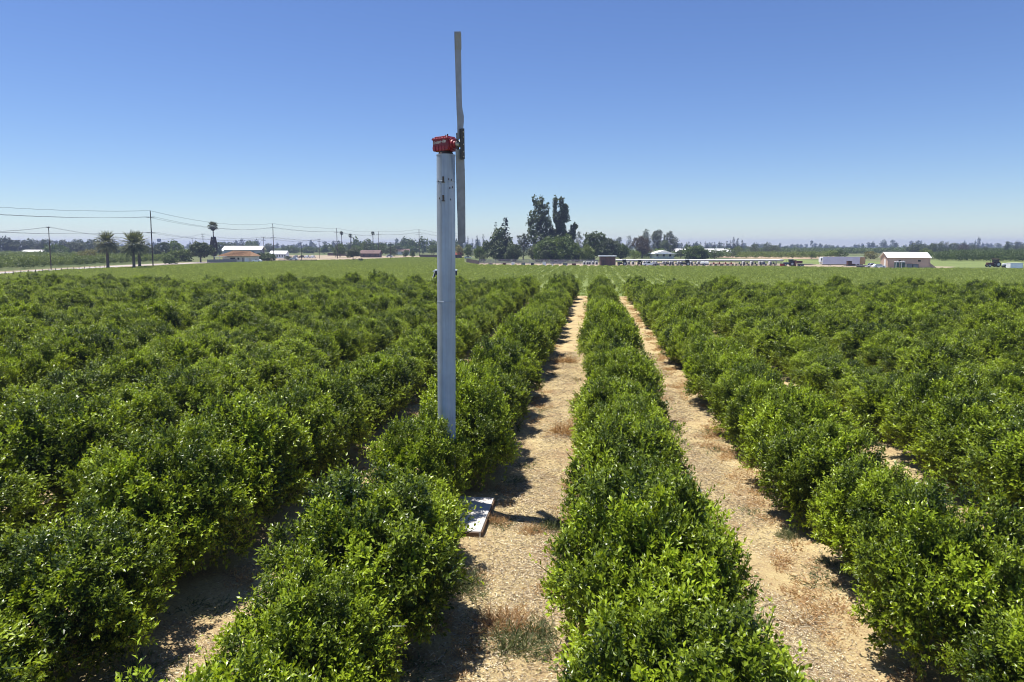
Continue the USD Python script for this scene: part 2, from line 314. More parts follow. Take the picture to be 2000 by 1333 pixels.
def cluster_lobes(rng, h, w, base, n=9, tall=False):
    L = []
    for i in range(n):
        t = rng.random() ** .8; z = base + (h - base) * (.22 + .66 * t)
        rad = w / 2 * math.sqrt(max(.05, 1 - (2 * abs((z - base) / (h - base) - .45)) ** 2 * .9)) * .62
        th = rng.random() * 6.283; rr = w * (.17 + .10 * rng.random()); q = rad * math.sqrt(rng.random())
        L.append((q * math.cos(th), q * math.sin(th), min(z, h - rr * .8), rr, rr, rr * (.8 if not tall else 1.25)))
    L.append((0, 0, h - w * .16, w * .2, w * .2, w * .16)); L.append((0, 0, base + (h - base) * .45, w * .33, w * .33, (h - base) * .36))
    return L
def limbs(rng, h, w, base, r0):
    out = [tube([(0, 0, -.2), (0, 0, base * .6), (rng.normal() * .03 * w, rng.normal() * .03 * w, base + (h - base) * .35), (0, 0, h * .8)], [r0 * 1.25, r0, r0 * .7, r0 * .15], 7)]
    for i in range(5):
        th = i * 1.257 + rng.random(); z = base * .8 + (h - base) * .12 * i
        e = np.array([math.cos(th) * w * .34, math.sin(th) * w * .34, z + (h - base) * .28])
        out.append(tube([(0, 0, z), e * [.5, .5, 0] + [0, 0, z + (h - base) * .1], e], [r0 * .5, r0 * .35, r0 * .1], 5))
    return out
def tree_parts(path, seed, h, w, base=None, mat='broad_leaf', n=2600, size=None, lobes=None, tall=False, nl=9, droop=0.0):
    rng = np.random.default_rng(seed); base = h * .18 if base is None else base
    lobes = cluster_lobes(rng, h, w, base, nl, tall) if lobes is None else lobes
    v, f, t = broad_crown(seed, lobes, int(n * 1.9), (size or max(.35, w * .055)) * 1.25, droop)
    obj(path, 'trunk', limbs(rng, h, w, base, max(.12, w * .03)), 'bark', smooth=True)
    obj(path, 'crown', (v, f), mat, tint=t)
def conifer_parts(path, seed, h, w, mat='needle', droop=.35, base=.06, n=None):
    rng = np.random.default_rng(seed)
    tiers = int(max(10, h * 1.1)); P_, A_, N_, S_ = [], [], [], []
    for i in range(tiers):
        u = base + (1 - base) * (i + rng.random() * .6) / tiers
        R = w / 2 * (1 - u) ** .8 * (.75 + .5 * rng.random()) + .12
        for j in range(int(6 + 5 * (1 - u))):
            th = rng.random() * 6.283; k = max(3, int(R / (w * .055)))
            for q in range(k):
                s = (q + .6) / k
                P_.append((R * s * math.cos(th), R * s * math.sin(th), h * u - droop * R * s * s + rng.normal() * .03 * h / 10))
                A_.append((math.cos(th) + rng.normal() * .5, math.sin(th) + rng.normal() * .5, -.25 + rng.normal() * .4)); N_.append((rng.normal() * .4, rng.normal() * .4, 1)); S_.append(w * .13 * (.7 + .6 * rng.random()))
    v, f, t = leaf_cards(np.array(P_), np.array(A_), np.array(N_), np.array(S_), np.array(S_) * .55, rng.random(len(P_)) * .8, full=False)
    obj(path, 'trunk', tube([(0, 0, -.2), (0, 0, h * .5), (0, 0, h * .97)], [w * .045, w * .03, .03], 7), 'bark', smooth=True)
    obj(path, 'crown', (v, f), mat, tint=t)

def citrus_crown(seed, clumps=112, per=9):
    """a bushy crown: leafy clumps of upright shoots over a lumpy mound, with dark gaps between the clumps"""
    rng = np.random.default_rng(seed)
    g = (np.arange(clumps * 2) + .5) / (clumps * 2); ph = np.arange(clumps * 2) * 2.39996
    d = np.stack([np.sqrt(1 - (1 - 2 * g) ** 2) * np.cos(ph), np.sqrt(1 - (1 - 2 * g) ** 2) * np.sin(ph), 1 - 2 * g], 1)
    d = unit(d + rng.normal(size=d.shape) * .10); d = d[d[:, 2] > -.62]
    k = len(d); lump = meshkit.fbm(d * 1.9 + seed * 7.3, 3, seed)
    R = .82 + .80 * (lump - .5) + .24 * rng.random(k) - .34 * (rng.random(k) < .36)
    cc = np.array([0, 0, 1.30]) + d * np.array([1.42, 1.42, 1.24]) * R[:, None]; cc[:, 2] = np.maximum(cc[:, 2], .34)
    cr = .22 + .20 * rng.random(k) ** 1.5; bright = np.clip(.68 + .9 * (meshkit.noise(d * 1.7 + 4.4, seed + 3) - .5) + .95 * (rng.random(k) - .5), .05, 1.25)
    m = 27
    ci = np.repeat(np.arange(k), m); n = len(ci)
    e = unit(d[ci] * .75 + rng.normal(size=(n, 3)) * .75 + np.array([0, 0, .38])); q = rng.random(n) ** .6
    p = cc[ci] + e * np.array([1, 1, 1.45]) * (cr[ci] * (.25 + .60 * q))[:, None]; p[:, 2] = np.maximum(p[:, 2], .16)
    ax = unit(e * .7 + d[ci] * .25 + np.array([0, 0, .55]) + rng.normal(size=(n, 3)) * .30)
    sprout = (rng.random(n) < .05) & (d[ci][:, 2] > -.1)
    ln = (.14 + .17 * rng.random(n)) * np.where(sprout, 2.2, 1)
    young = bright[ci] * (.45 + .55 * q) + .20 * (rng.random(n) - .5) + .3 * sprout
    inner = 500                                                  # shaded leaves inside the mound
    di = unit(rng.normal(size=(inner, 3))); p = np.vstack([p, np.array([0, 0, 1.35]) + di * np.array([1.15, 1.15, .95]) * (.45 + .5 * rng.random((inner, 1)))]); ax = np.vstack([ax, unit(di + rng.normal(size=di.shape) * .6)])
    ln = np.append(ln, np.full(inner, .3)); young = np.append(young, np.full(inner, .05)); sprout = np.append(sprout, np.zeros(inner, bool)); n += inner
    s1 = unit(np.cross(ax, unit(rng.normal(size=(n, 3))))); s2 = np.cross(ax, s1)
    V, Fc, T, o = [], [], [], 0
    for i in range(per):
        u = (i + .2 + .6 * rng.random(n)) / per; th = i * 2.4 + rng.random(n) * .9
        rad = s1 * np.cos(th)[:, None] + s2 * np.sin(th)[:, None]
        a = unit(rad * (.95 - .50 * u)[:, None] + ax * (.30 + .60 * u)[:, None] + np.array([0, 0, -.06]) + rng.normal(size=(n, 3)) * .18)
        nr = unit(ax * .75 + np.array([0, 0, .5]) - rad * .25 + rng.normal(size=(n, 3)) * .55)
        L = .092 * (.60 + .70 * rng.random(n))
        v, f, t = leaf_cards(p + ax * (ln * u)[:, None], a, nr, L, L * .48, young * (.50 + .6 * u) + .50 * (rng.random(n) - .45) * np.clip(young + .25, 0, 1))
        V.append(v); Fc.append(f + o); T.append(t); o += len(v)
    v, f, t = leaf_cards(p - ax * .06, ax, unit(rng.normal(size=(n, 3)) + [0, 0, .6]), ln * .85 + .06, .006, np.full(n, .12), full=False); V.append(v); Fc.append(f + o); T.append(t)
    wood = [tube([(0, 0, -.1), (.03, 0, .35), (.05, .03, .75)], [.11, .09, .08], 8)]
    for i in range(7):
        th = i * .9 + rng.random(); w_ = np.array([math.cos(th) * .9, math.sin(th) * .9, 1.1 + rng.random() * .9])
        wood.append(tube([(.04, .02, .55), w_ * .45 + [0, 0, .3], w_], [.055, .04, .012], 5))
    return (np.vstack(V), np.vstack(Fc)), np.concatenate(T), wood

# ------------------------------------------------------------------ orchard
CITRUS = []
for i in range(6):
    p = thing(f'citrus_tree_{"abcdef"[i]}', None, None, parent='/World/Kinds')
    m, t, wood = citrus_crown(101 + i)
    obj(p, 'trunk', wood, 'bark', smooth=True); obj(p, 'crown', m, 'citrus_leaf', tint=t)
    CITRUS.append(p)
ORD = 'first second third fourth fifth sixth seventh eighth ninth tenth eleventh twelfth thirteenth fourteenth fifteenth sixteenth seventeenth eighteenth'.split()
def in_view(x, y, m=3.0):
    v = np.array([x, y]); d = v @ FWD[:2]; l = v @ RIGHT[:2]
    return d > 3.5 and abs(l) < d * .752 + m + 1.0
rng = np.random.default_rng(5)
spots = []
for k in range(-18, 16):
    X = -4.3 + 5.5 * k; y0 = 20.15 + 1.55 - 3.05 * 8 + (0 if k == 0 else rng.uniform(-1.5, 1.5))
    for j in range(40):
        Y = y0 + 3.05 * j
        jx, jy, rot, s, sz, kind = rng.normal() * .16, rng.normal() * .2, rng.choice([0, 180]) + rng.normal() * 14, rng.normal() * .095, -.05 + rng.normal() * .10, rng.integers(6)
        if Y > ROWS_END - 1 or not in_view(X, Y): continue
        spots.append([X + jx, Y + jy, rot, 1.0 + s, 1.0 + sz, int(kind), k, j])
        if k == 0 and 16.5 < Y < 21: spots[-1][0] -= .70; spots[-1][3] *= .84
spots.sort(key=lambda s: s[0] ** 2 + s[1] ** 2)
near, rest = spots[:298], spots[298:]
def row_words(k):
    if k == 0: return 'the row that holds the wind machine tower'
    if k == 1: return 'the row between the two open straw lanes'
    if k >= 2: return f'the {ORD[k - 2]} row past the lanes towards the tan barn'
    return f'the {ORD[-k - 1]} row from the tower row towards the date palms'
count = {}
def WIDE(k): return {-1: .97, 0: .93, 1: .88, 2: .96}.get(k, 1.08)
for s in sorted(near, key=lambda s: s[1]):
    k = s[6]; c = count[k] = count.get(k, 0) + 1
    if k in (0, 1, 2) and c <= 18:
        lab = f'leafy citrus tree, {ORD[c - 1]} from the near end of ' + {0: 'the wind machine row', 1: 'the row between straw lanes', 2: 'the first row barn side'}[k]
    else:
        lab = 'bushy citrus tree in ' + row_words(k)
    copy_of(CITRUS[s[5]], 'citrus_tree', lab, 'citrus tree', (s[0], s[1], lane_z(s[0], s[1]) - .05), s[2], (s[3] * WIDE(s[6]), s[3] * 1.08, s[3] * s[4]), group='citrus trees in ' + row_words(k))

def instancer(name, protos, pos, rot, scale, idx, label, cat=None):
    """protos: [(mesh, material, tint)]; ONE object of uncountable things"""
    pi = UsdGeom.PointInstancer.Define(stage, numbered(f'/World/{name}'))
    path = str(pi.GetPath()); rel = pi.CreatePrototypesRel()
    for i, pr in enumerate(protos):
        if isinstance(pr, str):
            x = UsdGeom.Xform.Define(stage, f'{path}/kind_{"abcdefgh"[i]}'); x.GetPrim().GetReferences().AddInternalReference(pr); rel.AddTarget(x.GetPath())
        else:
            rel.AddTarget(obj(path, f'kind_{"abcdefgh"[i]}', pr[0], pr[1], tint=pr[2]))
    n = len(pos)
    pi.CreatePositionsAttr(Vt.Vec3fArray.FromNumpy(np.asarray(pos, np.float32)))
    h = np.radians(np.asarray(rot)) / 2
    pi.CreateOrientationsAttr(Vt.QuathArray([Gf.Quath(float(c), 0, 0, float(s)) for c, s in zip(np.cos(h), np.sin(h))]))
    pi.CreateScalesAttr(Vt.Vec3fArray.FromNumpy(np.asarray(scale, np.float32).reshape(n, 3)))
    pi.CreateProtoIndicesAttr(Vt.IntArray.FromNumpy(np.asarray(idx, np.int32)))
    tag(pi.GetPrim(), label, cat, kind='stuff')
    return path
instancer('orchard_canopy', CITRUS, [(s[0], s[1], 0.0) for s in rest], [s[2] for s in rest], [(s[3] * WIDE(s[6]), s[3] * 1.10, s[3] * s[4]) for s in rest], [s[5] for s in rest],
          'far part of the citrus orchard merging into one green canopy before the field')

# ------------------------------------------------------------------ wind machine
TD = dist(994); TP = P(873, TD)
TOP = zat(305, TD)
wm = thing('wind_machine', 'tall grey orchard wind machine with red gearbox head and two upright blades', 'wind machine', (*TP, 0.0))
R_T = 0.262
UsdGeom.Xformable(stage.GetPrimAtPath(wm)).AddRotateYOp().Set(0.35)          # the tower leans a little
obj(wm, 'tower', tube([(0, 0, .1), (0, 0, TOP * .33), (0, 0, TOP * .66), (0, 0, TOP)], [R_T, R_T, R_T, R_T], 64), 'tower_paint', smooth=40)
for zz in (TOP - .38 * 1.9, TOP * .60, TOP * .27):
    obj(wm, 'weld_seam', trimesh.creation.torus(R_T, .007, major_sections=48, minor_sections=6).apply_translation([0, 0, zz]), 'tower_paint', smooth=True)
def on_tower(px, pz):                               # outward direction of the tower face at a sideways offset (metres, photo right)
    a = math.asin(max(-1, min(1, px / R_T))); o = RIGHT * math.sin(a) - FWD * math.cos(a); return o * R_T + np.array([0, 0, pz]), math.degrees(math.atan2(o[1], o[0]))
obj(wm, 'seam_strip', tube([np.append(on_tower(-.03, 0)[0][:2], z) for z in (TOP - 1.5, TOP - .05)], .006, 6), 'tower_paint')
for py in (352, 388):                               # small rusty lifting brackets with weathered plates
    z = zat(py, TD); c, ang = on_tower(-.05, z)
    b = obj(wm, 'bracket', [bx((0.004, 0, 0), (.02, .05, .15)), bx((.008, .0, -.085), (.03, .09, .022))], 'rust_mark'); 
    UsdGeom.Xformable(stage.GetPrimAtPath(b)).AddTranslateOp().Set(Gf.Vec3d(*c)); UsdGeom.Xformable(stage.GetPrimAtPath(b)).AddRotateZOp().Set(ang)
for off, py in ((-.2, 355.5), (.10, 352), (.17, 353), (.20, 367), (.13, 369), (-.16, 389), (.15, 391)):
    c, ang = on_tower(off, zat(py, TD)); b = obj(wm, 'bolt', bx((0, 0, 0), (.02, .02, .05)), 'rust_mark')
    UsdGeom.Xformable(stage.GetPrimAtPath(b)).AddTranslateOp().Set(Gf.Vec3d(*c)); UsdGeom.Xformable(stage.GetPrimAtPath(b)).AddRotateZOp().Set(ang)
obj(wm, 'top_flange', tube([(0, 0, TOP), (0, 0, TOP + .03)], R_T * 1.03, 48), 'galvanised', smooth=40)
obj(wm, 'swivel_neck', tube([(0, 0, TOP + .03), (0, 0, TOP + .06), (0, 0, TOP + .16)], [R_T * .80, R_T * .8, R_T * .62], 32), 'oily_steel', smooth=40)
SH = RIGHT * math.cos(math.radians(37)) - FWD * math.sin(math.radians(37)); SH[2] = 0
SHT = unit(SH + np.array([0, 0, -.20]))       # shaft: to the right and towards the viewer, nodding down
HB = np.array([0, 0, TOP + .10])
def head(m):                                        # gearbox local: x along the shaft, y outwards from the lettered side, z up
    ys = np.cross([0, 0, 1.0], SH); ys = unit(ys); zs = np.cross(SH, ys)
    T4 = np.eye(4); T4[:3, 0] = SH; T4[:3, 1] = ys; T4[:3, 2] = zs; T4[:3, 3] = HB
    m = m.copy(); m.apply_transform(T4); return m
def rbox(x0, x1, y, z0, z1, r=.04):
    import manifold3d as mf
    s = mf.Manifold.sphere(r, 16)
    return trimesh.Trimesh(*(lambda q: (q.vert_properties[:, :3], q.tri_verts))(mf.Manifold.batch_hull([s.translate([a, b, c]) for a in (x0 + r, x1 - r) for b in (-y + r, y - r) for c in (z0 + r, z1 - r)]).to_mesh()), process=False)
gb = obj(wm, 'gearbox', head(rbox(-.33, .24, .205, .02, .40)), 'gearbox_red', smooth=35)
obj(wm, 'gearbox_cover', head(rbox(-.345, .255, .225, .33, .375, .015)), 'gearbox_red', smooth=35)
obj(wm, 'gearbox_lid', head(rbox(-.28, .20, .18, .385, .43, .02)), 'gearbox_red', smooth=35)
for x in np.linspace(-.30, .20, 6):
    obj(wm, 'cover_bolt', head(cyl((x, -.21, .37), (x, -.21, .40), .014, 6)), 'oily_steel')
for x in (-.22, -.10, .02, .14):
    obj(wm, 'gearbox_rib', head(bx((x, -.205, .10), (.018, .025, .15))), 'gearbox_red')
obj(wm, 'shaft_cap', head(tube([(-.40, -.05, .13), (-.36, -.05, .13), (-.30, -.05, .13)], [.075, .085, .085], 20)), 'gearbox_red', smooth=40)
obj(wm, 'shaft_housing', head(tube([(.22, 0, .19), (.27, 0, .19), (.271, 0, .19), (.33, 0, .19), (.331, 0, .19), (.39, 0, .19)], [.19, .185, .15, .14, .10, .09], 32)), 'gearbox_red', smooth=40)
obj(wm, 'shaft', head(cyl((.38, 0, .19), (.52, 0, .19), .045, 16)), 'bolt_steel', smooth=40)
for x, hgt in ((-.02, .07), (.05, .085)):
    obj(wm, 'vent_stub', head(cyl((x, .02, .42), (x, .02, .42 + hgt), .016, 8)), 'oily_steel')
txt = meshkit.text_mesh('Orchard-Rite', .066, .004, bold=True)
w = txt.bounds[1, 0] - txt.bounds[0, 0]
tv = txt.vertices.copy(); tv[:, 0] = (tv[:, 0] - txt.bounds[0, 0]) / w * .47 + tv[:, 1] * .25; tv[:, 1] *= 1.15
txt.vertices = np.stack([tv[:, 0] - .29, -.2065 - tv[:, 2], tv[:, 1] + .215 + (tv[:, 0] * .06)], 1)
obj(wm, 'lettering', head(txt), 'lettering_white', label='cream script lettering on the side of the red gearbox')
hub = HB + SH * .53 + np.array([0, 0, .19])
ub = unit(np.array([0, 0, 1.0]) - SHT * SHT[2]); ch = unit(np.cross(SHT, ub))       # blade disc: up direction and chord direction
if ch @ RIGHT < 0: ch = -ch
BLADE_LEAN, BLADE_L = -.248, 2.90
bd = ub * math.cos(BLADE_LEAN) + ch * math.sin(BLADE_LEAN); ch = ch * math.cos(BLADE_LEAN) - ub * math.sin(BLADE_LEAN)
def blade(sign, L=BLADE_L):
    V = []
    us = [.05, .12, .20, .25, .29, .34, .45, .6, .8, .97, 1.0]
    for u in us:
        tw = -math.radians(9 * (1 - u) + 7) * sign
        c = np.interp(u, [.05, .18, .25, .34, .5, 1], [.30, .39, .39, .31, .30, .29] if sign > 0 else [.28, .29, .30, .30, .30, .29]); shift = (c - .30) * .5
        cd = ch * math.cos(tw) + SHT * math.sin(tw); nd = -ch * math.sin(tw) + SHT * math.cos(tw)
        for a, b in ((-.5, 0), (-.25, .055), (.1, .06), (.5, .005), (.1, -.035), (-.25, -.035)):
            V.append(hub + bd * sign * u * L + cd * a * c + ch * shift + nd * b * c * (1.2 - .5 * u))
    n = 6; Fc = []
    for i in range(len(us) - 1):
        for j in range(n):
            q = (i * n + j, i * n + (j + 1) % n, (i + 1) * n + (j + 1) % n, (i + 1) * n + j); Fc += [q[:3], (q[0], q[2], q[3])]
    k = (len(us) - 1) * n
    for j in range(1, n - 1): Fc += [(0, j + 1, j), (k, k + j, k + j + 1)]
    m = trimesh.Trimesh(V, Fc, process=False); trimesh.repair.fix_normals(m); return m
for sign in (1, -1):
    b = obj(wm, 'blade', blade(sign), 'blade_grey', smooth=30, label='upright upper blade with weathered tip' if sign > 0 else 'lower blade hanging beside the tower')
tipm = bx((0, 0, 0), (.27, .012, .42)); T4 = np.eye(4); tw = -math.radians(7); T4[:3, 0] = ch * math.cos(tw) + SHT * math.sin(tw); T4[:3, 1] = -ch * math.sin(tw) + SHT * math.cos(tw); T4[:3, 2] = bd; T4[:3, 3] = hub + bd * (BLADE_L - .24) + T4[:3, 1] * .011
tipm.apply_transform(T4); obj(wm, 'tip_patch', tipm, 'blade_tip', label='yellowed weathered patch at the blade tip')
plate = bx((0, 0, 0), (.15, .035, .84)); T4 = np.eye(4); T4[:3, 0] = ch; T4[:3, 1] = SHT; T4[:3, 2] = bd; T4[:3, 3] = hub + SHT * .075 + ch * .02
plate.apply_transform(T4); obj(wm, 'clamp_plate', plate, 'blade_plate')
pl2 = bx((-.06, 0, 0), (.05, .05, .60)); T4b = T4.copy(); T4b[:3, 3] = hub - SHT * .03; pl2.apply_transform(T4b); obj(wm, 'hub_bar', pl2, 'black_metal')
obj(wm, 'hub', tube([hub - SHT * .10, hub - SHT * .02, hub + SHT * .03], [.085, .10, .08], 20), 'bolt_steel', smooth=40)
for t in (-.34, -.2, 0, .2, .34):
    c = hub + bd * t + ch * .02 + SHT * .09; obj(wm, 'plate_bolt', cyl(c, c + SHT * .03, .022, 6), 'bolt_steel')

(sxa, ys1), (sxb, ys0) = W(964, 986), W(940, 1054); sx1 = (sxa + sxb) / 2; sl = thing('concrete_slab', 'pale concrete slab at the foot of the grey tower, half under the leaves', 'concrete slab', (0, 0, 0))
obj(sl, 'slab', rbox(0, 2.4, (ys1 - ys0) / 2, 0, .30, .015).apply_translation([sx1 - 2.4, (ys0 + ys1) / 2, -.08]), 'concrete', smooth=30)
obj(sl, 'form_board', bx((sx1 + .018, (ys0 + ys1) / 2, .085), (.035, ys1 - ys0 - .05, .2)), 'form_board')
obj(sl, 'form_board', bx((sx1 - 1.2, ys0 - .02, .085), (2.3, .035, .2)), 'form_board')
c = P(672, dist(1205, .5)); sp_ = thing('standpipe', 'small white irrigation standpipe glimpsed between leaves of the tower row', 'standpipe', (*c, 0))
obj(sp_, 'pipe', tube([(0, 0, -.1), (0, 0, .62)], .055, 16), 'white_plastic', smooth=40); obj(sp_, 'valve_cap', tube([(0, 0, .62), (0, 0, .70), (0, 0, .73)], [.08, .08, .05], 16), 'white_plastic', smooth=40)

# ------------------------------------------------------------------ lane litter and weeds
rng = np.random.default_rng(17)
def litter(n, lanes, ymin, ymax, lmin, lmax):
    lx = rng.choice(lanes, n); x = lx + np.clip(rng.normal(size=n) * .85, -1.9, 1.9); y = ymin + (ymax - ymin) * rng.random(n) ** 1.5
    keep = meshkit.fbm(np.stack([x * .9, y * .5, 0 * x], -1), 3, 4) + rng.random(n) * .35 > .52
    x, y = x[keep], y[keep]; n = len(x); z = relief(x, y) + .012 + .022 * rng.random(n)
    th = rng.random(n) * math.pi; a = np.stack([np.cos(th), np.sin(th), rng.normal(size=n) * .16], 1)
    L = lmin + (lmax - lmin) * rng.random(n) ** 2.2; nn = unit(np.stack([rng.normal(size=n) * .35, rng.normal(size=n) * .35, np.ones(n)], 1))
    return leaf_cards(np.stack([x, y, z], 1), a, nn, L, .008 + .014 * rng.random(n), rng.random(n) ** 1.1, full=False)
v, f, t = litter(230000, [-7.05, -1.55, -1.55, 3.95, 3.95], 6.5, 50, .03, .16)
structure('straw_litter', (v, f), 'straw', kind='stuff', label='pale straw and wood chips scattered over the sandy lanes'); UsdGeom.PrimvarsAPI(stage.GetPrimAtPath('/World/straw_litter')).CreatePrimvar('tint', Sdf.ValueTypeNames.FloatArray, 'vertex').Set(Vt.FloatArray.FromNumpy(t.astype(np.float32)))
def tuft(seed, n, h, spread, wd):
    """a low tangle of thin bent stems with small dry leaves"""
    r = np.random.default_rng(seed); p = np.stack([r.normal(size=n) * spread, r.normal(size=n) * spread, np.zeros(n)], 1)
    a = unit(np.stack([p[:, 0] * 1.2 + r.normal(size=n) * .6, p[:, 1] * 1.2 + r.normal(size=n) * .6, .15 + .8 * r.random(n)], 1))
    s = h * (.3 + .7 * r.random(n)); V, Fc, T, o = [], [], [], 0
    def add(q, ax_, L, w_):
        nonlocal o
        v, f, t = leaf_cards(q, ax_, unit(r.normal(size=(len(q), 3)) + [0, 0, .5]), L, w_ * (.6 + .8 * r.random(len(q))), r.random(len(q)), full=False); V.append(v); Fc.append(f + o); T.append(t); o += len(v)
    add(p, a, s, wd * .8)
    for u in (.3, .5, .7, .9):
        a2 = unit(a * .6 + r.normal(size=(n, 3)) * .8); q = p + a * (s * u)[:, None]; q[:, 2] = np.abs(q[:, 2]); add(q, a2, s * .30, wd * 1.5)
    return (np.vstack(V), np.vstack(Fc)), np.concatenate(T)
def scatter_weeds(name, mat, n, ymin, ymax, h, side, label, lanes=(-7.05, -1.55, 3.95), seed=3, wd=.012):
    r = np.random.default_rng(seed); prot = []
    for i in range(3):
        m, t = tuft(seed + i, 60, 1.0, .8, wd / h); prot.append((m, mat, t))
    x = r.choice(lanes, n) + r.choice([-1, 1], n, p=[.5 - side / 2, .5 + side / 2]) * np.abs(r.normal(size=n) * .35 + 1.15); y = ymin + (ymax - ymin) * r.random(n) ** 1.2
    keep = meshkit.fbm(np.stack([x * .5, y * .35, 0 * x + seed], -1), 3, seed) > .5
    x, y = x[keep], y[keep]; s = h * (.5 + .9 * r.random(len(x)))
    instancer(name, prot, np.stack([x, y, relief(x, y) - .01], 1), r.random(len(x)) * 360, np.stack([s * 1.3, s * 1.3, s], 1), r.integers(0, 3, len(x)), label)
scatter_weeds('dry_grass', 'dry_weed', 1500, 9, 105, .17, .25, 'rusty dry grass tufts along the edges of the straw lanes', seed=31)
scatter_weeds('green_grass', 'green_weed', 200, 9, 60, .20, .0, 'sparse green grass tufts along the straw lanes', seed=47)
WEEDS = []
for i, (mat, h, n) in enumerate((('dry_weed', .55, 240), ('green_weed', .5, 240))):
    p = thing('weed_clump_' + 'ab'[i], None, None, parent='/World/Kinds'); m, t = tuft(70 + i, n, h, .26, .011); obj(p, 'stalk', m, mat, tint=t); WEEDS.append(p)
for (px, py, kd, s, lab) in [(985, 1225, 0, .85, 'tall half-dry weed clump in the lane near the bottom edge'), (1000, 1265, 1, .9, 'grey-green weed stalks beside the tall half-dry clump'), (1055, 1240, 1, .7, 'low green weed clump by the central citrus row'),
                             (1075, 1030, 1, .7, 'green weed clump at the end of the tower shadow'), (1100, 845, 0, 1.0, 'rusty dry weed clump midway along the lane'), (1040, 1040, 0, .55, 'small yellow weed next to the tower shadow'),
                             (1540, 1050, 1, .55, 'green weed under the barn side hedge'), (905, 1150, 1, .9, 'shaded green weed at the edge of the tower row'), (1105, 708, 0, 1.1, 'rusty weed clump far along the lane'), (965, 1020, 0, .5, 'yellow tuft against the concrete slab')]:
    x, y = W(px, py); copy_of(WEEDS[kd], 'weed_clump', lab, 'weed', (x, y, lane_z(x, y) - .02), random.Random(px).random() * 360, (s, s, s))
for (px, py, lab) in [(1385, 1160, 'orange fruit hanging in the central row close by'), (355, 1036, 'orange fruit in shade among trees towards the palms')]:
    z = 1.7; d_ = dist(py, z); x, y = P(px, d_, z); t_ = thing('orange_fruit', lab, 'orange', (x, y, z)); obj(t_, 'peel', trimesh.creation.icosphere(2, .045), 'orange_peel', smooth=True); obj(t_, 'stem', cyl((0, 0, .04), (0, 0, .09), .004, 5), 'bark')

# ------------------------------------------------------------------ crop plants of the field, sown in rows
from shapely.geometry import Polygon
import shapely
rng = np.random.default_rng(23)
FP = Polygon(field_poly)
def crop_plants(poly, gap, step, jitter):
    x0, y0, x1, y1 = poly.bounds; xs = np.arange(math.floor(x0 / gap) * gap, x1, gap)
    X, Y = np.meshgrid(xs, np.arange(y0, y1, step)); x = X.ravel() + rng.normal(size=X.size) * jitter; y = Y.ravel() + rng.normal(size=X.size) * step * .4
    ok = shapely.contains_xy(poly, x, y); l = x * RIGHT[0] + y * RIGHT[1]; d = x * FWD[0] + y * FWD[1]
    ok &= np.abs(l) < d * .76 + 4
    return x[ok], y[ok]
def herb(seed, n=26):
    r = np.random.default_rng(seed); d = unit(r.normal(size=(n, 3)) * [1, 1, .6] + [0, 0, .5]); p = d * [.42, .42, .40] * (.4 + .6 * r.random((n, 1))); p[:, 2] = np.maximum(p[:, 2], .02)
    a = unit(d + r.normal(size=(n, 3)) * .5 + [0, 0, .4]); return leaf_cards(p, a, unit(d + [0, 0, .6]), .30 * (.6 + .8 * r.random(n)), .13, r.random(n) * .7 + .15, full=False)
protos = []
for i in range(3):
    v, f, t = herb(200 + i); protos.append(((v, f), 'crop_leaf', t))
x1_, y1_ = crop_plants(FP, 2.75, .62, .30)
q = meshkit.fbm(np.stack([x1_ * .02, y1_ * .02, 0 * x1_], -1), 3, 9)
s1_ = (.75 + .5 * rng.random(len(x1_))) * (.75 + .6 * q)
x2_, y2_ = crop_plants(FP, 1.375, 1.5, .8); q2 = meshkit.fbm(np.stack([x2_ * .035, y2_ * .035, 0 * x2_], -1), 3, 19)
sel = q2 + .25 * (rng.random(len(x2_)) - .5) > .47; x2_, y2_ = x2_[sel], y2_[sel]; s2_ = .55 + .4 * rng.random(len(x2_))
xx, yy, ss = np.concatenate([x1_, x2_]), np.concatenate([y1_, y2_]), np.concatenate([s1_, s2_])
instancer('crop_plants_field', protos, np.stack([xx, yy, np.full(len(xx), -.03)], 1), rng.random(len(xx)) * 360, np.stack([ss, ss, ss * 1.05], 1), rng.integers(0, 3, len(xx)), 'low green crop sown in rows across the field beyond the orchard')

# ------------------------------------------------------------------ utility poles and wires
def pole_parts(path, h, arms, r=.17):
    obj(path, 'post', tube([(0, 0, -.5), (0, 0, h)], [r, r * .62], 10), 'pole_wood', smooth=40)
    for (z, w) in arms:
        a = obj(path, 'crossarm', bx((0, -r * .9, z), (w, .12, .14)), 'pole_wood')
        for s in (-1, -.45, .45, 1):
            if w < 2 and abs(s) < .5: continue
            obj(a.rsplit('/', 1)[0], 'insulator', cyl((s * (w / 2 - .12), -r * .9, z + .07), (s * (w / 2 - .12), -r * .9, z + .32), .06, 6), 'glass_insulator')
tall = [(299, 412, 521, 'beside the date palms'), (535, 437, 507, 'by the tan roofed house'), (659, 446, 505, 'next to two small fan palms'), (740, 452.5, 502, 'by the brown roofed house'), (819, 448, 500.5, 'nearest the grey tower')]
POLES = []
for px, ty, by, where in tall:
    d = dist(by); h = zat(ty, d); c = P(px, d)
    p = thing('utility_pole', f'tall wooden power pole with two crossarms {where}', 'utility pole', (*c, 0), CAMROT)
    pole_parts(p, h, [(h - 2.55, 3.0), (h - 8.4, 3.3)] if px < 800 else [(h - 4, 5.5), (h - 11, 4.5)], .24)
    POLES.append((c, h))
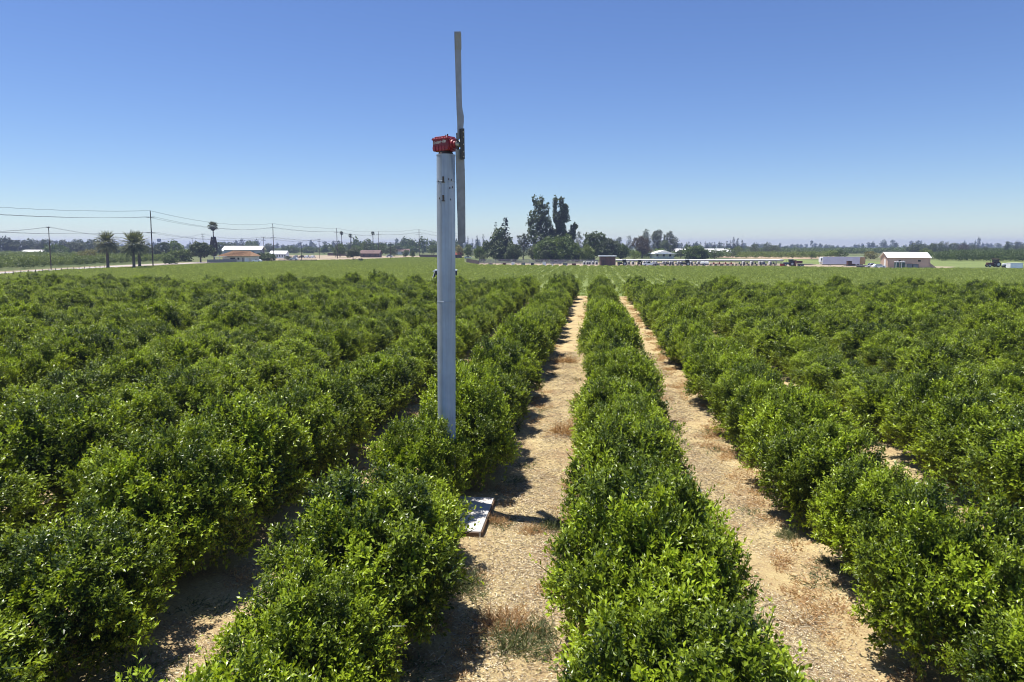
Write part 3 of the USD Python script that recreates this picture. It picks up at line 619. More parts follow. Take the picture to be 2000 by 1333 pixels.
small = [(100, 443, 527, 'standing at the pale road', 1.2), (398, 457, 503, 'behind the dark round tree', 2.4), (377, 466, 500, 'low behind the dark round tree', 1.8), (516, 463, 509, 'at the end of the tan roofed house', 2.4), (589, 473, 511, 'at the field edge by the parked trucks', 1.6),
         (624, 467, 505, 'in the dry lot with one wide arm', 2.4), (655, 472, 503, 'just beside the tall pole near two fan palms', 1.2), (688, 464, 500, 'behind the grey shrub', 1.2), (717, 468.5, 502, 'before the brown roofed house', 1.2), (763, 474, 507, 'at the field edge by the white van', 1.6),
         (826, 475, 498, 'just past the last tall pole', 1.5), (843, 471, 499, 'close against the grey tower', 1.5), (752, 471, 492, 'far off between garden trees', 1.5)]
SPOLE = {}
for px, ty, by, where, aw in small:
    d = dist(by); h = zat(ty, d); c = P(px, d)
    p = thing('utility_pole', f'shorter wooden utility pole {where}', 'utility pole', (*c, 0), CAMROT)
    pole_parts(p, h, [(h - .35, aw)] if aw < 2 else [(h - .3, aw), (h - 1.9, aw)], .17); SPOLE[px] = (c, h)
def wire(a, b, sag, label, r=.045, group=None):
    a, b = np.array(a), np.array(b); t = np.linspace(0, 1, 25)[:, None]; p = a + (b - a) * t; p[:, 2] -= (4 * sag * t * (1 - t))[:, 0]
    o = obj('/World', 'power_line', tube(p, r, 4, False), 'wire', smooth=True); tag(stage.GetPrimAtPath(o), label, 'power line', group)
ax = RIGHT
first = np.array([*POLES[0][0], 0]); off = np.array([*P(-190, dist(533)), 0.0])
ends = [(off, zat(388, dist(533)))] + [(np.array([*c, 0]), h) for c, h in POLES] + [(np.array([*P(905, 640), 0]), zat(455, 640))]
names = ['pole by the date palms', 'pole by the tan roofed house', 'pole next to two fan palms', 'pole by the brown roofed house', 'last pole before the tower']
for i in range(len(ends) - 1):
    (a, ha), (b, hb) = ends[i], ends[i + 1]
    where = 'from beyond the road to the ' + names[0] if i == 0 else f'from the {names[i - 1]} on past the tower' if i == len(ends) - 2 else f'from the {names[i - 1]} to the next'
    z = np.array([0, 0, 1.0]); sag = np.linalg.norm(a - b) * .018
    wire(a + z * ha, b + z * hb, sag, f'topmost wire {where}', .05)
    for s, nm in ((-1, 'nearer'), (1, 'farther')):
        wire(a + z * (ha - 2.3) + ax * 1.35 * s, b + z * (hb - 2.3) + ax * 1.35 * s, sag * 1.05, f'{nm} crossarm wire {where}', .045)
    for s, nm in ((-1, 'nearer'), (1, 'farther')):
        if i < 5: wire(a + z * (ha - 8.1) + ax * 1.5 * s, b + z * (hb - 8.1) + ax * 1.5 * s, sag * .95, f'{nm} low wire {where}', .035)
c, h = SPOLE[100]; b0 = np.array([*c, h - .1]); oo = np.array([*P(-150, dist(540)), zat(446, dist(540))])
for s, nm in ((-1, 'nearer'), (1, 'farther')):
    wire(oo + ax * .5 * s, b0 + ax * .5 * s, 1.2, f'{nm} thin wire reaching the short pole at the road', .03)
    c2, h2 = SPOLE[398]; wire(b0 + ax * .5 * s, np.array([*c2, h2]) + ax * 1.0 * s, 4.0, f'{nm} thin wire from the road pole to the round tree', .03)
    c3, h3 = SPOLE[516]; wire(np.array([*c2, h2]) + ax * 1.0 * s, np.array([*c3, h3]) + ax * 1.0 * s, 2.0, f'{nm} thin wire from the round tree past the fan palm', .03)
    c4, h4 = SPOLE[624]; wire(np.array([*c3, h3]) + ax * 1.0 * s, np.array([*c4, h4]) + ax * 1.0 * s, 2.0, f'{nm} thin wire over the parked trucks', .03)

# ------------------------------------------------------------------ palms
def date_palm(path, h, w, seed):
    rng = np.random.default_rng(seed); z0 = h - w * .36
    obj(path, 'trunk', tube([(0, 0, -.2), (0, 0, 1), (0, 0, z0 * .7), (0, 0, z0)], [.62, .48, .46, .62], 12), 'palm_bark', smooth=50)
    P_, A_, N_, S_ = [], [], [], []
    for i in range(95):
        th = i * 2.39996; el = math.radians(84 - 126 * (i / 94) + rng.normal() * 7); L = w * .58 * (.85 + .25 * rng.random())
        d0 = np.array([math.cos(th) * math.cos(el), math.sin(th) * math.cos(el), math.sin(el)]); side = np.array([-math.sin(th), math.cos(th), 0]); pos = np.array([0, 0, z0]); dirv = d0.copy(); k = 13
        for q in range(k):
            pos = pos + dirv * L / k; dirv = unit(dirv + np.array([0, 0, -.088 * (1 if el > -.1 else .5)]))
            if q < 2: continue
            for s in (-1, 1):
                P_.append(pos); A_.append(dirv * .75 + side * s * .75 + np.array([0, 0, .18])); N_.append(np.cross(dirv, side)); S_.append(w * .105 * math.sin(math.pi * (q + 1.5) / (k + 1.5)) + .12)
    v, f, t = leaf_cards(np.array(P_), np.array(A_), np.array(N_), np.array(S_), np.array(S_) * .34, rng.random(len(P_)) * .9, full=False)
    obj(path, 'frond_crown', (v, f), 'palm_leaf', tint=t)
def fan_palm(path, h, w, seed, skirt):
    rng = np.random.default_rng(seed); z0 = h - w * .5
    obj(path, 'trunk', tube([(0, 0, -.2), (w * .02, 0, z0 * .5), (0, 0, z0)], [.42, .30, .24], 10), 'palm_bark', smooth=50)
    def fans(n, e0, e1, L, z, mat, name, sc=1.0):
        P_, A_, N_ = [], [], []
        for i in range(n):
            th = i * 2.39996; el = math.radians(e0 + (e1 - e0) * i / max(n - 1, 1) + rng.normal() * 7); d = np.array([math.cos(th) * math.cos(el), math.sin(th) * math.cos(el), math.sin(el)]); side = np.array([-math.sin(th), math.cos(th), 0]); u2 = np.cross(d, side)
            c = np.array([0, 0, z + (rng.random() - .5) * sc * .3]) + d * L * (.12 + .36 * rng.random())
            for q in np.linspace(-1.1, 1.1, 9): P_.append(c); A_.append(d * math.cos(q) + side * math.sin(q) + np.array([0, 0, -.15])); N_.append(u2)
        v, f, t = leaf_cards(np.array(P_), np.array(A_), np.array(N_), L * .58, L * .085, rng.random(len(P_)) * .8, full=False); obj(path, name, (v, f), mat, tint=t)
    fans(46, 80, -35, w * .55, z0, 'palm_leaf', 'frond_crown'); fans(26, -45, -82, w * .42, z0 - .2, 'dry_frond', 'dead_frond_skirt')
    if skirt:
        P_ = []
        n = 900; th = rng.random(n) * 6.283; z = h * (.12 + .47 * rng.random(n)); rr = .35 + 1.45 * np.sin(np.clip((z / h - .08) / .56, 0, 1) * math.pi) ** .5 * (.7 + .3 * rng.random(n))
        p = np.stack([rr * np.cos(th), rr * np.sin(th), z], 1); a = np.stack([np.cos(th) * .4, np.sin(th) * .4, -np.ones(n)], 1)
        v, f, t = leaf_cards(p, a, np.stack([np.cos(th), np.sin(th), 0 * th], 1), 1.1, .45, rng.random(n) * .8, full=False); obj(path, 'thatch', (v, f), 'dry_frond', tint=t * .7, label='thick thatch of old hanging fronds')
for i, (px, ty, by, wpx, lab) in enumerate([(211, 460, 523.5, 47, 'stout date palm standing alone by the pale road'), (262, 461, 525, 52, 'date palm of the close pair, nearer the road'), (273, 463, 522.5, 46, 'date palm of the close pair, tucked behind')]):
    d = dist(by); p = thing('date_palm', lab, 'palm tree', (*P(px, d), 0)); date_palm(p, zat(ty, d), wpx * mpp(d), 40 + i)
for i, (px, ty, d, wpx, sk, lab) in enumerate([(418.5, 431, 400, 22, True, 'tall fan palm with a thatched lower trunk by the tan roofed house'), (668, 451.5, 640, 9, False, 'slender far fan palm beside the tall pole, taller of two'), (685, 456.5, 640, 9, False, 'slender far fan palm, shorter of the two'), (729, 451.5, 660, 9, False, 'slender far fan palm behind the brown roofed house')]):
    p = thing('fan_palm', lab, 'palm tree', (*P(px, d), 0)); fan_palm(p, zat(ty, d), wpx * mpp(d), 60 + i, sk)

# ------------------------------------------------------------------ trees of the middle distance: (column, top row, distance, width px, leaf, label)
def place_tree(px, ty, d, wpx, mat, label, name='broadleaf_tree', cat='tree', base=None, n=2600, tall=False, seed=None, size=None, group=None, nl=9):
    c = P(px, d); h = zat(ty, d); w = wpx * mpp(d)
    p = thing(name, label, cat, (*c, -.1), random.Random(int(px * 7)).random() * 360, group)
    tree_parts(p, seed or int(px * 13 + ty), h, w, base=h * .08 if base is None else base, mat=mat, n=n, tall=tall, size=size, nl=nl)
T = place_tree
T(392, 474, 332, 48, 'dark_leaf', 'dark rounded tree with two trunks before the tan roofed house', base=2.6, n=4200)
T(340, 470, 430, 46, 'broad_leaf', 'broad green tree behind the second tall pole gap, by the road')
T(318, 474, 420, 34, 'dark_leaf', 'dark leafy tree right of the first tall pole')
T(352, 488, 350, 52, 'bright_leaf', 'light green bushy tree beside the road bend', n=3000)
T(331, 497, 300, 36, 'broad_leaf', 'low green shrub by the road below the tall trees', 'shrub', 'shrub')
T(300, 484, 400, 40, 'grey_leaf', 'greyish tree behind the paired date palms')
T(236, 482, 420, 46, 'dark_leaf', 'dark shrubby tree between the date palms')
T(190, 484, 420, 40, 'dark_leaf', 'dark shrubby tree behind the lone date palm')
T(172, 489, 330, 42, 'blossom', 'yellow blossoming shrub at the orchard edge near the lone palm', 'shrub', 'shrub', n=2200)
T(110, 480, 480, 50, 'broad_leaf', 'round green tree in the far orchard near the road pole')
T(150, 475, 520, 44, 'grey_leaf', 'pale grey leafless looking tree above the yellow shrub')
for i, (px, ty, w_) in enumerate([(8, 463, 44), (38, 470, 40), (66, 466, 38), (94, 468, 36), (124, 471, 34), (152, 468, 36), (182, 467, 38), (212, 470, 36), (-20, 468, 40), (22, 474, 36), (80, 474, 36), (138, 475, 34)]):
    T(px, ty, 620 + 20 * (i % 3), w_, 'grey_leaf' if i % 3 == 1 else 'dark_leaf', 'dull green tree in the long grove behind the road orchard', group='grove behind the orchard across the road', n=2000)
T(430, 474, 560, 36, 'dark_leaf', 'dark tree behind the thatched fan palm'); T(404, 476, 520, 30, 'broad_leaf', 'green tree peeping over the dark rounded tree')
for px, ty, w_, mt, lab in [(452, 474, 30, 'dark_leaf', 'dark tree at the near end of the white barn roof'), (490, 472, 34, 'broad_leaf', 'full green tree rising behind the white barn roof'), (472, 478, 26, 'dark_leaf', 'low dark tree behind the white barn roof'), (527, 475, 18, 'dark_leaf', 'small dark tree behind the second tall pole'), (566, 482, 36, 'broad_leaf', 'low wide tree beyond the parked trucks'), (600, 484, 40, 'broad_leaf', 'low spreading tree line piece beyond the parked trucks')]:
    T(px, ty, 760, w_, mt, lab, n=2000)
T(522, 496, 370, 34, 'broad_leaf', 'clipped dark green bush next to the tan roofed house', 'shrub', 'shrub'); T(506, 494, 372, 12, 'dark_leaf', 'narrow shrub at the corner of the tan roofed house', 'shrub', 'shrub', n=900)
T(563, 501, 392, 14, 'dark_leaf', 'small dark bush beside the second white car', 'shrub', 'shrub', n=900)
T(690, 484, 360, 30, 'grey_leaf', 'lone grey-green shrub tree at the field edge', base=1.0, n=3400)
T(704, 505, 352, 11, 'grey_leaf', 'little grey bush at the foot of the lone shrub tree', 'shrub', 'shrub', n=700)
T(664, 477, 480, 28, 'broad_leaf', 'round green tree behind the pair of poles')
for px, ty, d, w_, mt, lab in [(697, 480, 520, 28, 'broad_leaf', 'green tree above the lone grey shrub'), (720, 469, 560, 36, 'broad_leaf', 'large leafy tree behind the brown roof'), (744, 475, 560, 30, 'broad_leaf', 'leafy tree just past the brown roof'), (764, 482, 520, 30, 'dark_leaf', 'dark garden tree behind the white van'), (792, 488, 470, 15, 'broad_leaf', 'small round tree in the dry lot, first of two'), (807, 490, 480, 12, 'broad_leaf', 'small round tree in the dry lot, second of two'), (775, 480, 640, 30, 'grey_leaf', 'hazy garden tree past the brown roof'), (846, 477, 560, 22, 'broad_leaf', 'tree partly hidden behind the grey tower'), (683, 474, 700, 12, 'dark_leaf', 'small far tree under the fan palms')]:
    T(px, ty, d, w_, mt, lab, n=1800)
T(878, 476, 520, 26, 'brown_leaf', 'reddish brown tree showing between tower and blade', n=1800)
T(897, 480, 430, 24, 'blossom', 'yellowish tree below the lower blade tip', n=2000); T(914, 478, 420, 26, 'broad_leaf', 'round tree beneath the small conifers', n=2000); T(936, 480, 330, 24, 'broad_leaf', 'leafy tree at the corner of the fenced yard', n=2200); T(944, 497, 322, 18, 'dark_leaf', 'dark bush at the yard fence corner', 'shrub', 'shrub', n=1200)
def C(px, ty, d, wpx, lab, name='conifer_tree', droop=.35, group=None, seed=None, mat='needle'):
    p = thing(name, lab, 'conifer', (*P(px, d), -.1), group=group); conifer_parts(p, seed or int(px * 3), zat(ty, d), wpx * mpp(d), mat, droop)
for px, ty, w_, lab in [(914, 461, 11, 'first small conifer right after the lower blade'), (923, 464, 8, 'thin conifer, lowest of four in a line'), (932, 459, 12, 'third conifer of the line by the blade'), (944, 456, 11, 'conifer closest to the drooping cedar')]:
    C(px, ty, 560, w_, lab)
C(987, 424, 390, 36, 'pointed conifer rising behind the drooping cedar', droop=.2)
C(968, 432, 400, 15, 'narrow dark conifer with a bent top behind the cedar', droop=.1)
# drooping cedar: broad mound of hanging boughs
d = 362; p = thing('drooping_cedar', 'wide drooping cedar with hanging boughs by the fenced yard', 'cedar', (*P(976, d), -.1)); h = zat(449, d); w = 62 * mpp(d)
tree_parts(p, 77, h, w, base=.8, mat='dark_leaf', n=5200, droop=1.1, size=1.0, lobes=[(0, 0, h * .62, w * .26, w * .26, h * .37), (-w * .28, 0, h * .40, w * .22, w * .22, h * .38), (w * .28, -1, h * .36, w * .24, w * .24, h * .35), (w * .1, -2, h * .3, w * .3, w * .25, h * .3), (-w * .12, -2, h * .28, w * .3, w * .25, h * .28)])
d = 372
def giant(px, ty, lobes, lab, seed, n=5200, mat='dark_leaf'):
    h = zat(ty, d); s = mpp(d); p = thing('giant_evergreen', lab, 'evergreen tree', (*P(px, d), -.1), CAMROT)
    L = [((x - px) * s, y_, zat(zy, d), rx * s, rx * s * .9, rz * s) for x, y_, zy, rx, rz in lobes]
    tree_parts(p, seed, h, 30 * s, base=3.5, mat=mat, n=n, lobes=L, size=.95)
giant(1056, 386, [(1051, 0, 402, 10, 17), (1063, .5, 412, 9, 22), (1044, -.5, 432, 11, 20), (1060, 0, 442, 15, 24), (1040, -1, 448, 12, 10), (1034, 1, 437, 6, 5), (1050, 0, 468, 20, 24), (1070, 1, 462, 14, 24), (1066, -2, 480, 18, 20), (1057, 0, 391, 5, 7), (1046, .5, 393, 5, 8)], 'giant dark evergreen with a broad ragged top, tallest of the group', 401)
giant(1090, 387, [(1083, 0, 402, 4, 16), (1097, 0, 403, 6, 16), (1100, 1, 422, 9, 14), (1087, -1, 428, 8, 24), (1106, .5, 412, 5, 9), (1094, 0, 444, 13, 18), (1086, 1, 462, 14, 22), (1100, -1, 470, 14, 20), (1084, 0, 390, 3, 5), (1096, 0, 391, 3.5, 6)], 'giant dark evergreen with two thin spires', 402)
giant(1120, 436, [(1121, 0, 442, 5, 7), (1117, 0, 455, 7, 12), (1112, .5, 468, 9, 14), (1108, -.5, 478, 12, 14)], 'leaning dark evergreen lower than the two giants', 403, 1800)
T(1085, 464, 345, 96, 'broad_leaf', 'wide green walnut tree in front of the giant evergreens', base=.6, n=10000, nl=18, size=1.0)
T(1048, 478, 352, 52, 'grey_leaf', 'grey-green leafy tree between cedar and giants', n=3600); T(1066, 480, 338, 40, 'dark_leaf', 'dark undergrowth between the grey-green tree and the walnut', base=.4, n=3600); T(1125, 478, 352, 40, 'broad_leaf', 'leafy tree filling the gap behind the walnut', base=.4, n=3600)
T(1022, 456, 400, 34, 'grey_leaf', 'hazy grey tree behind the drooping cedar', n=2400); T(1003, 478, 350, 40, 'dark_leaf', 'dark undergrowth tree beside the cedar', n=2800)
T(1160, 456, 375, 58, 'broad_leaf', 'tall rounded green tree behind the brown shed', n=5200, nl=12); T(1187, 468, 372, 48, 'dark_leaf', 'dark green tree directly above the brown shed', n=3600); T(1130, 452, 410, 22, 'grey_leaf', 'thin grey tree past the leaning evergreen', n=1600); T(1146, 480, 345, 40, 'bright_leaf', 'light green tree next to the walnut', n=2800)
T(1212, 476, 380, 40, 'broad_leaf', 'low green tree past the brown shed', n=2600); T(1240, 490, 370, 24, 'bright_leaf', 'small light green tree over the canopy roof', n=1500)
T(1209, 462, 560, 18, 'grey_leaf', 'small hazy tree, first beyond the shed', tall=True, n=1500); T(1228, 460, 560, 19, 'grey_leaf', 'small hazy tree, second beyond the shed', tall=True, n=1500)
T(1254, 464, 440, 42, 'brown_leaf', 'brownish tree beside the white gabled house', n=3400); T(1262, 448, 520, 24, 'grey_leaf', 'tall grey tree behind the brownish tree', tall=True, n=2400); T(1284, 451, 520, 32, 'grey_leaf', 'grey eucalyptus behind the gabled house', tall=True, n=3000); T(1309, 452, 520, 32, 'grey_leaf', 'grey eucalyptus with ragged edge past the gabled house', tall=True, n=3000); T(1300, 470, 500, 30, 'dark_leaf', 'dark undergrowth tree below the eucalyptus pair', n=1800)
T(1355, 483, 400, 54, 'broad_leaf', 'broad dark bush tree before the long white roof', n=4200, base=.6); T(1396, 488, 420, 26, 'broad_leaf', 'small tree at the end of the long white roof', n=1600); T(1329, 488, 440, 22, 'dark_leaf', 'dark bush next to the gabled house', n=1400)
for i in range(13):
    px = 1322 + i * 7.3 + (i * 37 % 5); C(px, 474.5 - (i * 29 % 4), 900, 9, 'small dark conifer in the row above the long white roof', group='conifer row above the long white roof')
for px, ty, w_, lab in [(1419, 470, 11, 'dark conifer stepping up to the cluster'), (1432, 463, 13, 'tallest conifer of the dark cluster'), (1440, 465, 13, 'second conifer of the dark cluster'), (1449, 468, 12, 'last conifer of the dark cluster'), (1426, 469, 10, 'slim conifer inside the dark cluster')]:
    C(px, ty, 760, w_, lab)
T(1441, 481, 560, 22, 'bright_leaf', 'olive green tree under the conifer cluster', n=1500); T(1430, 490, 470, 20, 'dark_leaf', 'dark bush under the olive green tree', 'shrub', 'shrub', n=1200)
for px, ty, d, w_, mt, lab in [(1474, 477, 620, 26, 'dark_leaf', 'dark tree past the conifer cluster'), (1497, 473, 700, 20, 'dark_leaf', 'hazy tree with a flat topped crown'), (1514, 480, 620, 26, 'dark_leaf', 'low dark tree beyond the canopy end'), (1585, 492, 420, 18, 'bright_leaf', 'yellow green bush near the white trailer'), (1622, 489, 400, 30, 'bright_leaf', 'green bush behind the trailer front'), (1640, 488, 400, 26, 'broad_leaf', 'green bush behind the trailer middle'), (1700, 492, 420, 28, 'blossom', 'yellowish bush between trailer and tan barn'), (1810, 487, 430, 30, 'bright_leaf', 'bright round bush past the tan barn roof')]:
    T(px, ty, d, w_, mt, lab, n=1700)
for px, ty, d, w_, mt, lab in [(1782, 476, 620, 30, 'dark_leaf', 'dark tree over the tan barn roof'), (1800, 478, 640, 28, 'dark_leaf', 'second dark tree over the tan barn roof'), (1822, 476, 600, 30, 'dark_leaf', 'grove tree past the barn, broad'), (1838, 470.5, 600, 16, 'dark_leaf', 'tallest tree of the grove past the barn'), (1850, 472, 600, 14, 'dark_leaf', 'pointed tree of the grove past the barn'), (1862, 475, 620, 22, 'grey_leaf', 'greyish tree at the end of the grove'), (1880, 477, 640, 24, 'brown_leaf', 'brownish tree past the grove'), (1902, 478, 700, 24, 'dark_leaf', 'flat dark tree beyond the far orchard'), (1925, 483, 520, 14, 'dark_leaf', 'dark bush inside the far orchard'), (1965, 471, 560, 12, 'dark_leaf', 'tall upright tree at the far orchard'), (1983, 473, 620, 13, 'grey_leaf', 'high crowned tree next to the upright one'), (1998, 478, 640, 22, 'grey_leaf', 'hazy tree at the edge beyond the far orchard')]:
    T(px, ty, d, w_, mt, lab, n=1700, tall=w_ < 17)

# ------------------------------------------------------------------ orchards and woods far off that read as one mass
def proto_tree(seed, n, mat, h=1.0, w=1.0, size=.14):
    v, f, t = broad_crown(seed, cluster_lobes(np.random.default_rng(seed), h, w, h * .05, 7), n, size); return ((v, f), mat, t)
def block(name, label, quad, rowgap, gap, h, w, mat, seed, jit=.2, size=.16, n=500, hv=.12):
    r = np.random.default_rng(seed); poly = Polygon([tuple(q) for q in quad]); x0, y0, x1, y1 = poly.bounds
    X, Y = np.meshgrid(np.arange(x0, x1, rowgap), np.arange(y0, y1, gap)); x = X.ravel() + r.normal(size=X.size) * jit; y = Y.ravel() + r.normal(size=X.size) * jit
    ok = shapely.contains_xy(poly, x, y); x, y = x[ok], y[ok]; s = 1 + r.normal(size=len(x)) * hv
    instancer(name, [proto_tree(seed + i, n, mat, size=size) for i in range(4)], np.stack([x, y, 0 * x - .1], 1), r.random(len(x)) * 360, np.stack([w * s, w * s, h * s], 1), r.integers(0, 4, len(x)), label)
block('roadside_orchard', 'young orchard in rows across the pale road', [W(-140, 531), W(0, 527.5), W(120, 521), W(240, 515.5), W(335, 511), P(350, 420), P(330, 560), P(-140, 560)], 6.0, 4.2, 3.3, 4.2, 'bright_leaf', 300, size=.12, n=700)
block('far_orchard', 'dense far orchard block beyond the barn', [W(1822, 510), W(2120, 512.5), P(2120, 620), P(1900, 620)], 6.0, 3.6, 4.6, 4.6, 'broad_leaf', 320, size=.12, n=600)
block('pale_orchard', 'light green orchard strip behind the canopy', [P(1436, 440), P(1600, 430), P(1640, 560), P(1450, 560)], 7.0, 4.5, 3.4, 4.2, 'bright_leaf', 340, size=.14, n=400)
block('deep_orchard', 'wide dark orchard band below the horizon', [P(1430, 700), P(2080, 640), P(2080, 1050), P(1430, 1050)], 9.0, 7.0, 4.5, 8.0, 'broad_leaf', 360, n=300)
block('distant_orchard', 'far green orchard band beyond the dry lot', [P(500, 800), P(860, 800), P(860, 1100), P(500, 1100)], 10.0, 7.0, 4.0, 8.0, 'broad_leaf', 380, n=300)
block('middle_scrub', 'low scrub between yard and far trees', [P(1180, 440), P(1440, 440), P(1440, 520), P(1180, 520)], 9.0, 8.0, 3.4, 7.5, 'broad_leaf', 390, jit=2.5, n=350, hv=.3)
def treeline(name, label, d0, d1, n, h0, h1, seed, mat, px0=-120, px1=2120, cl=2.0):
    r = np.random.default_rng(seed); px = px0 + (px1 - px0) * r.random(n); d = d0 + (d1 - d0) * r.random(n); pos = np.array([P(a, b) for a, b in zip(px, d)])
    hh = (h0 + (h1 - h0) * r.random(n) ** cl) * (.6 + .8 * meshkit.noise(np.stack([px * .02, 0 * px, 0 * px], -1), seed)); ww = 7 + 9 * r.random(n)
    instancer(name, [proto_tree(seed + i, 260, mat, size=.2) for i in range(3)], np.column_stack([pos, np.full(n, -.1)]), r.random(n) * 360, np.stack([ww, ww, hh], 1), r.integers(0, 3, n), label)
treeline('horizon_woods', 'hazy blue green woods along the horizon', 1400, 2600, 1300, 4, 20, 500, 'dark_leaf')
treeline('nearer_woods', 'uneven belt of trees across the plain before the horizon', 900, 1300, 260, 3, 8, 520, 'broad_leaf')
treeline('left_woods', 'belt of trees behind the houses and fan palms', 720, 900, 120, 6, 14, 540, 'broad_leaf', 620, 900)

# ------------------------------------------------------------------ buildings
def gable(path, L, Wd, eave, ridge, wall, roof, over=.5, along='x', th=.12, gable_mat=None):
    """ridge runs along local x; walls, gable ends and two roof slopes"""
    obj(path, 'wall', bx((0, -Wd / 2 + .1, eave / 2 - .1), (L - .2, .2, eave + .2)), wall); obj(path, 'wall', bx((0, Wd / 2 - .1, eave / 2 - .1), (L - .2, .2, eave + .2)), wall)
    for s in (-1, 1):
        g = prism([(-Wd / 2, -.2), (Wd / 2, -.2), (Wd / 2, eave), (0, ridge), (-Wd / 2, eave)], -.1, .1); v = g.vertices.copy(); g.vertices = np.stack([v[:, 1] + s * (L / 2 - .1), -v[:, 0], v[:, 2]], 1)
        obj(path, 'gable_end', g, gable_mat or wall)
    sl_ = math.atan2(ridge - eave, Wd / 2)
    for s in (-1, 1):
        ln = (Wd / 2 + over) / math.cos(sl_); m = bx((0, 0, 0), (L + 2 * over, ln, th)); m.apply_transform(trimesh.transformations.rotation_matrix(-s * sl_, [1, 0, 0])); m.apply_translation([0, s * (Wd / 2 + over) / 2, ridge - (Wd / 2 + over) / 2 * math.tan(sl_) + th * .65])
        obj(path, 'roof_slope', m, roof)
def opening(path, name, x, y, z, w, h, mat, axis='y', t=.06, frame=None):
    s = (w, t, h) if axis == 'y' else (t, w, h); q = obj(path, name, bx((x, y, z), s), mat)
    if frame:
        g = (w + .2, t * .6, h + .2) if axis == 'y' else (t * .6, w + .2, h + .2); o = -.0 ; obj(path, name + '_frame', bx((x, y + (.02 if axis == 'y' else 0), z), g), frame)
# tan barn
d = dist(523.5); bc = P(1766, d + 4.5); b = thing('barn', 'tan metal barn with a bright white gabled roof and white door', 'barn', (*bc, 0), CAMROT - 12)
bl, bw, be, br = 13.6, 9.0, 3.7, 5.5
gable(b, bl, bw, be, br, 'tan_wall', 'white_metal', .5, gable_mat='tan_wall')
opening(b, 'door', -bl / 2 - .02, -.8, 1.5, 2.0, 3.0, 'white_paint', 'x'); opening(b, 'door_frame', -bl / 2 - .005, -.8, 1.62, 2.6, 3.3, 'tan_trim', 'x', .05)
opening(b, 'window', 3.4, -bw / 2 - .02, 2.5, .9, .6, 'dark_glass'); opening(b, 'window', -3.0, -bw / 2 - .02, 2.5, .7, .5, 'dark_glass')
obj(b, 'lean_to', prism([(bl / 2, -.1), (bl / 2 + 3.2, -.1), (bl / 2, 2.3)], -2.5, 2.0), 'tan_trim')
for s in (-1, 1): obj(b, 'corner_trim', bx((s * bl / 2, -bw / 2 - .03, be / 2), (.25, .1, be)), 'tan_trim')
# brown shed
d = dist(519.5); sc = P(1186, d + 2); s_ = thing('shed', 'small dark brown shed with a flat white roof at the yard', 'shed', (*sc, 0), CAMROT)
w = 29 * mpp(d); h = zat(501, d)
obj(s_, 'front_wall', bx((0, -2, h / 2 - .1), (w, .12, h)), 'brown_wall')
for s in (-1, 1): obj(s_, 'side_wall', bx((s * (w / 2 - .06), 0, h / 2 - .1), (.12, 3.8, h)), 'brown_wall')
obj(s_, 'back_wall', bx((0, 2, h / 2 - .1), (w, .12, h)), 'brown_wall'); obj(s_, 'roof', bx((0, 0, h + .1), (w + 1.0, 5, .35)), 'white_metal')
for x in (-w / 6, w / 6): obj(s_, 'batten', bx((x, -2.09, h / 2), (.12, .06, h - .3)), 'dark_wood')
opening(s_, 'door', -w / 3, -2.09, 1.0, .9, 2.0, 'dark_wood')
# long open canopy with posts
d = dist(519.5) + 12; x0, x1 = 1202, 1525; c = P((x0 + x1) / 2, d); L = (x1 - x0) * mpp(d); top = zat(507.5, d)
can = thing('canopy', 'long low open shelter with white roof over parked farm machines', 'canopy', (*c, 0), CAMROT + .6)
m = bx((0, 0, 0), (L, 7.0, .16)); m.apply_transform(trimesh.transformations.rotation_matrix(.025, [1, 0, 0])); m.apply_translation([0, 0, top]); obj(can, 'roof', m, 'white_metal'); obj(can, 'fascia', bx((0, -3.52, top - .32), (L, .08, .3)), 'pen_grey')
for i in range(29): obj(can, 'post', cyl((-L / 2 + .4 + i * (L - .8) / 28, -3.2, -.2), (-L / 2 + .4 + i * (L - .8) / 28, -3.2, top - .3), .07, 8), 'galvanised')
for i in range(15): obj(can, 'rear_post', cyl((-L / 2 + .4 + i * (L - .8) / 14, 3.2, -.2), (-L / 2 + .4 + i * (L - .8) / 14, 3.2, top + .1), .07, 8), 'galvanised')
obj(can, 'rail', bx((0, 3.3, 1.2), (L, .05, .12)), 'galvanised')
# white gabled house
d = 430; c = P(1292, d + 6); hs = thing('house', 'white gabled house with pale roof behind the canopy', 'house', (*c, 0), CAMROT + 90)
gable(hs, 13, 12.5, zat(496, d), zat(489.5, d), 'white_paint', 'white_metal', .9)
for y in (-4, 0, 4): opening(hs, 'window', -6.55, y, 2.0, 1.3, 1.4, 'dark_glass', 'x')
obj(hs, 'porch_roof', bx((-8.6, 0, 2.9), (4.2, 14, .18)), 'white_metal')
for y in (-6, -2, 2, 6): obj(hs, 'porch_post', cyl((-10.4, y, -.2), (-10.4, y, 2.85), .09, 8), 'white_paint')
# long white roof
d = 540; c = P(1368, d + 6); lb = thing('long_barn', 'long low barn with white roof below the conifer row', 'barn', (*c, 0), CAMROT); L = 114 * mpp(d); gable(lb, L, 13, 3.0, 5.6, 'grey_wood', 'white_metal', .6)
for i in range(12): opening(lb, 'doorway', -L / 2 + L * (i + .5) / 12, -6.53, 1.3, 2.2, 2.4, 'black_metal')
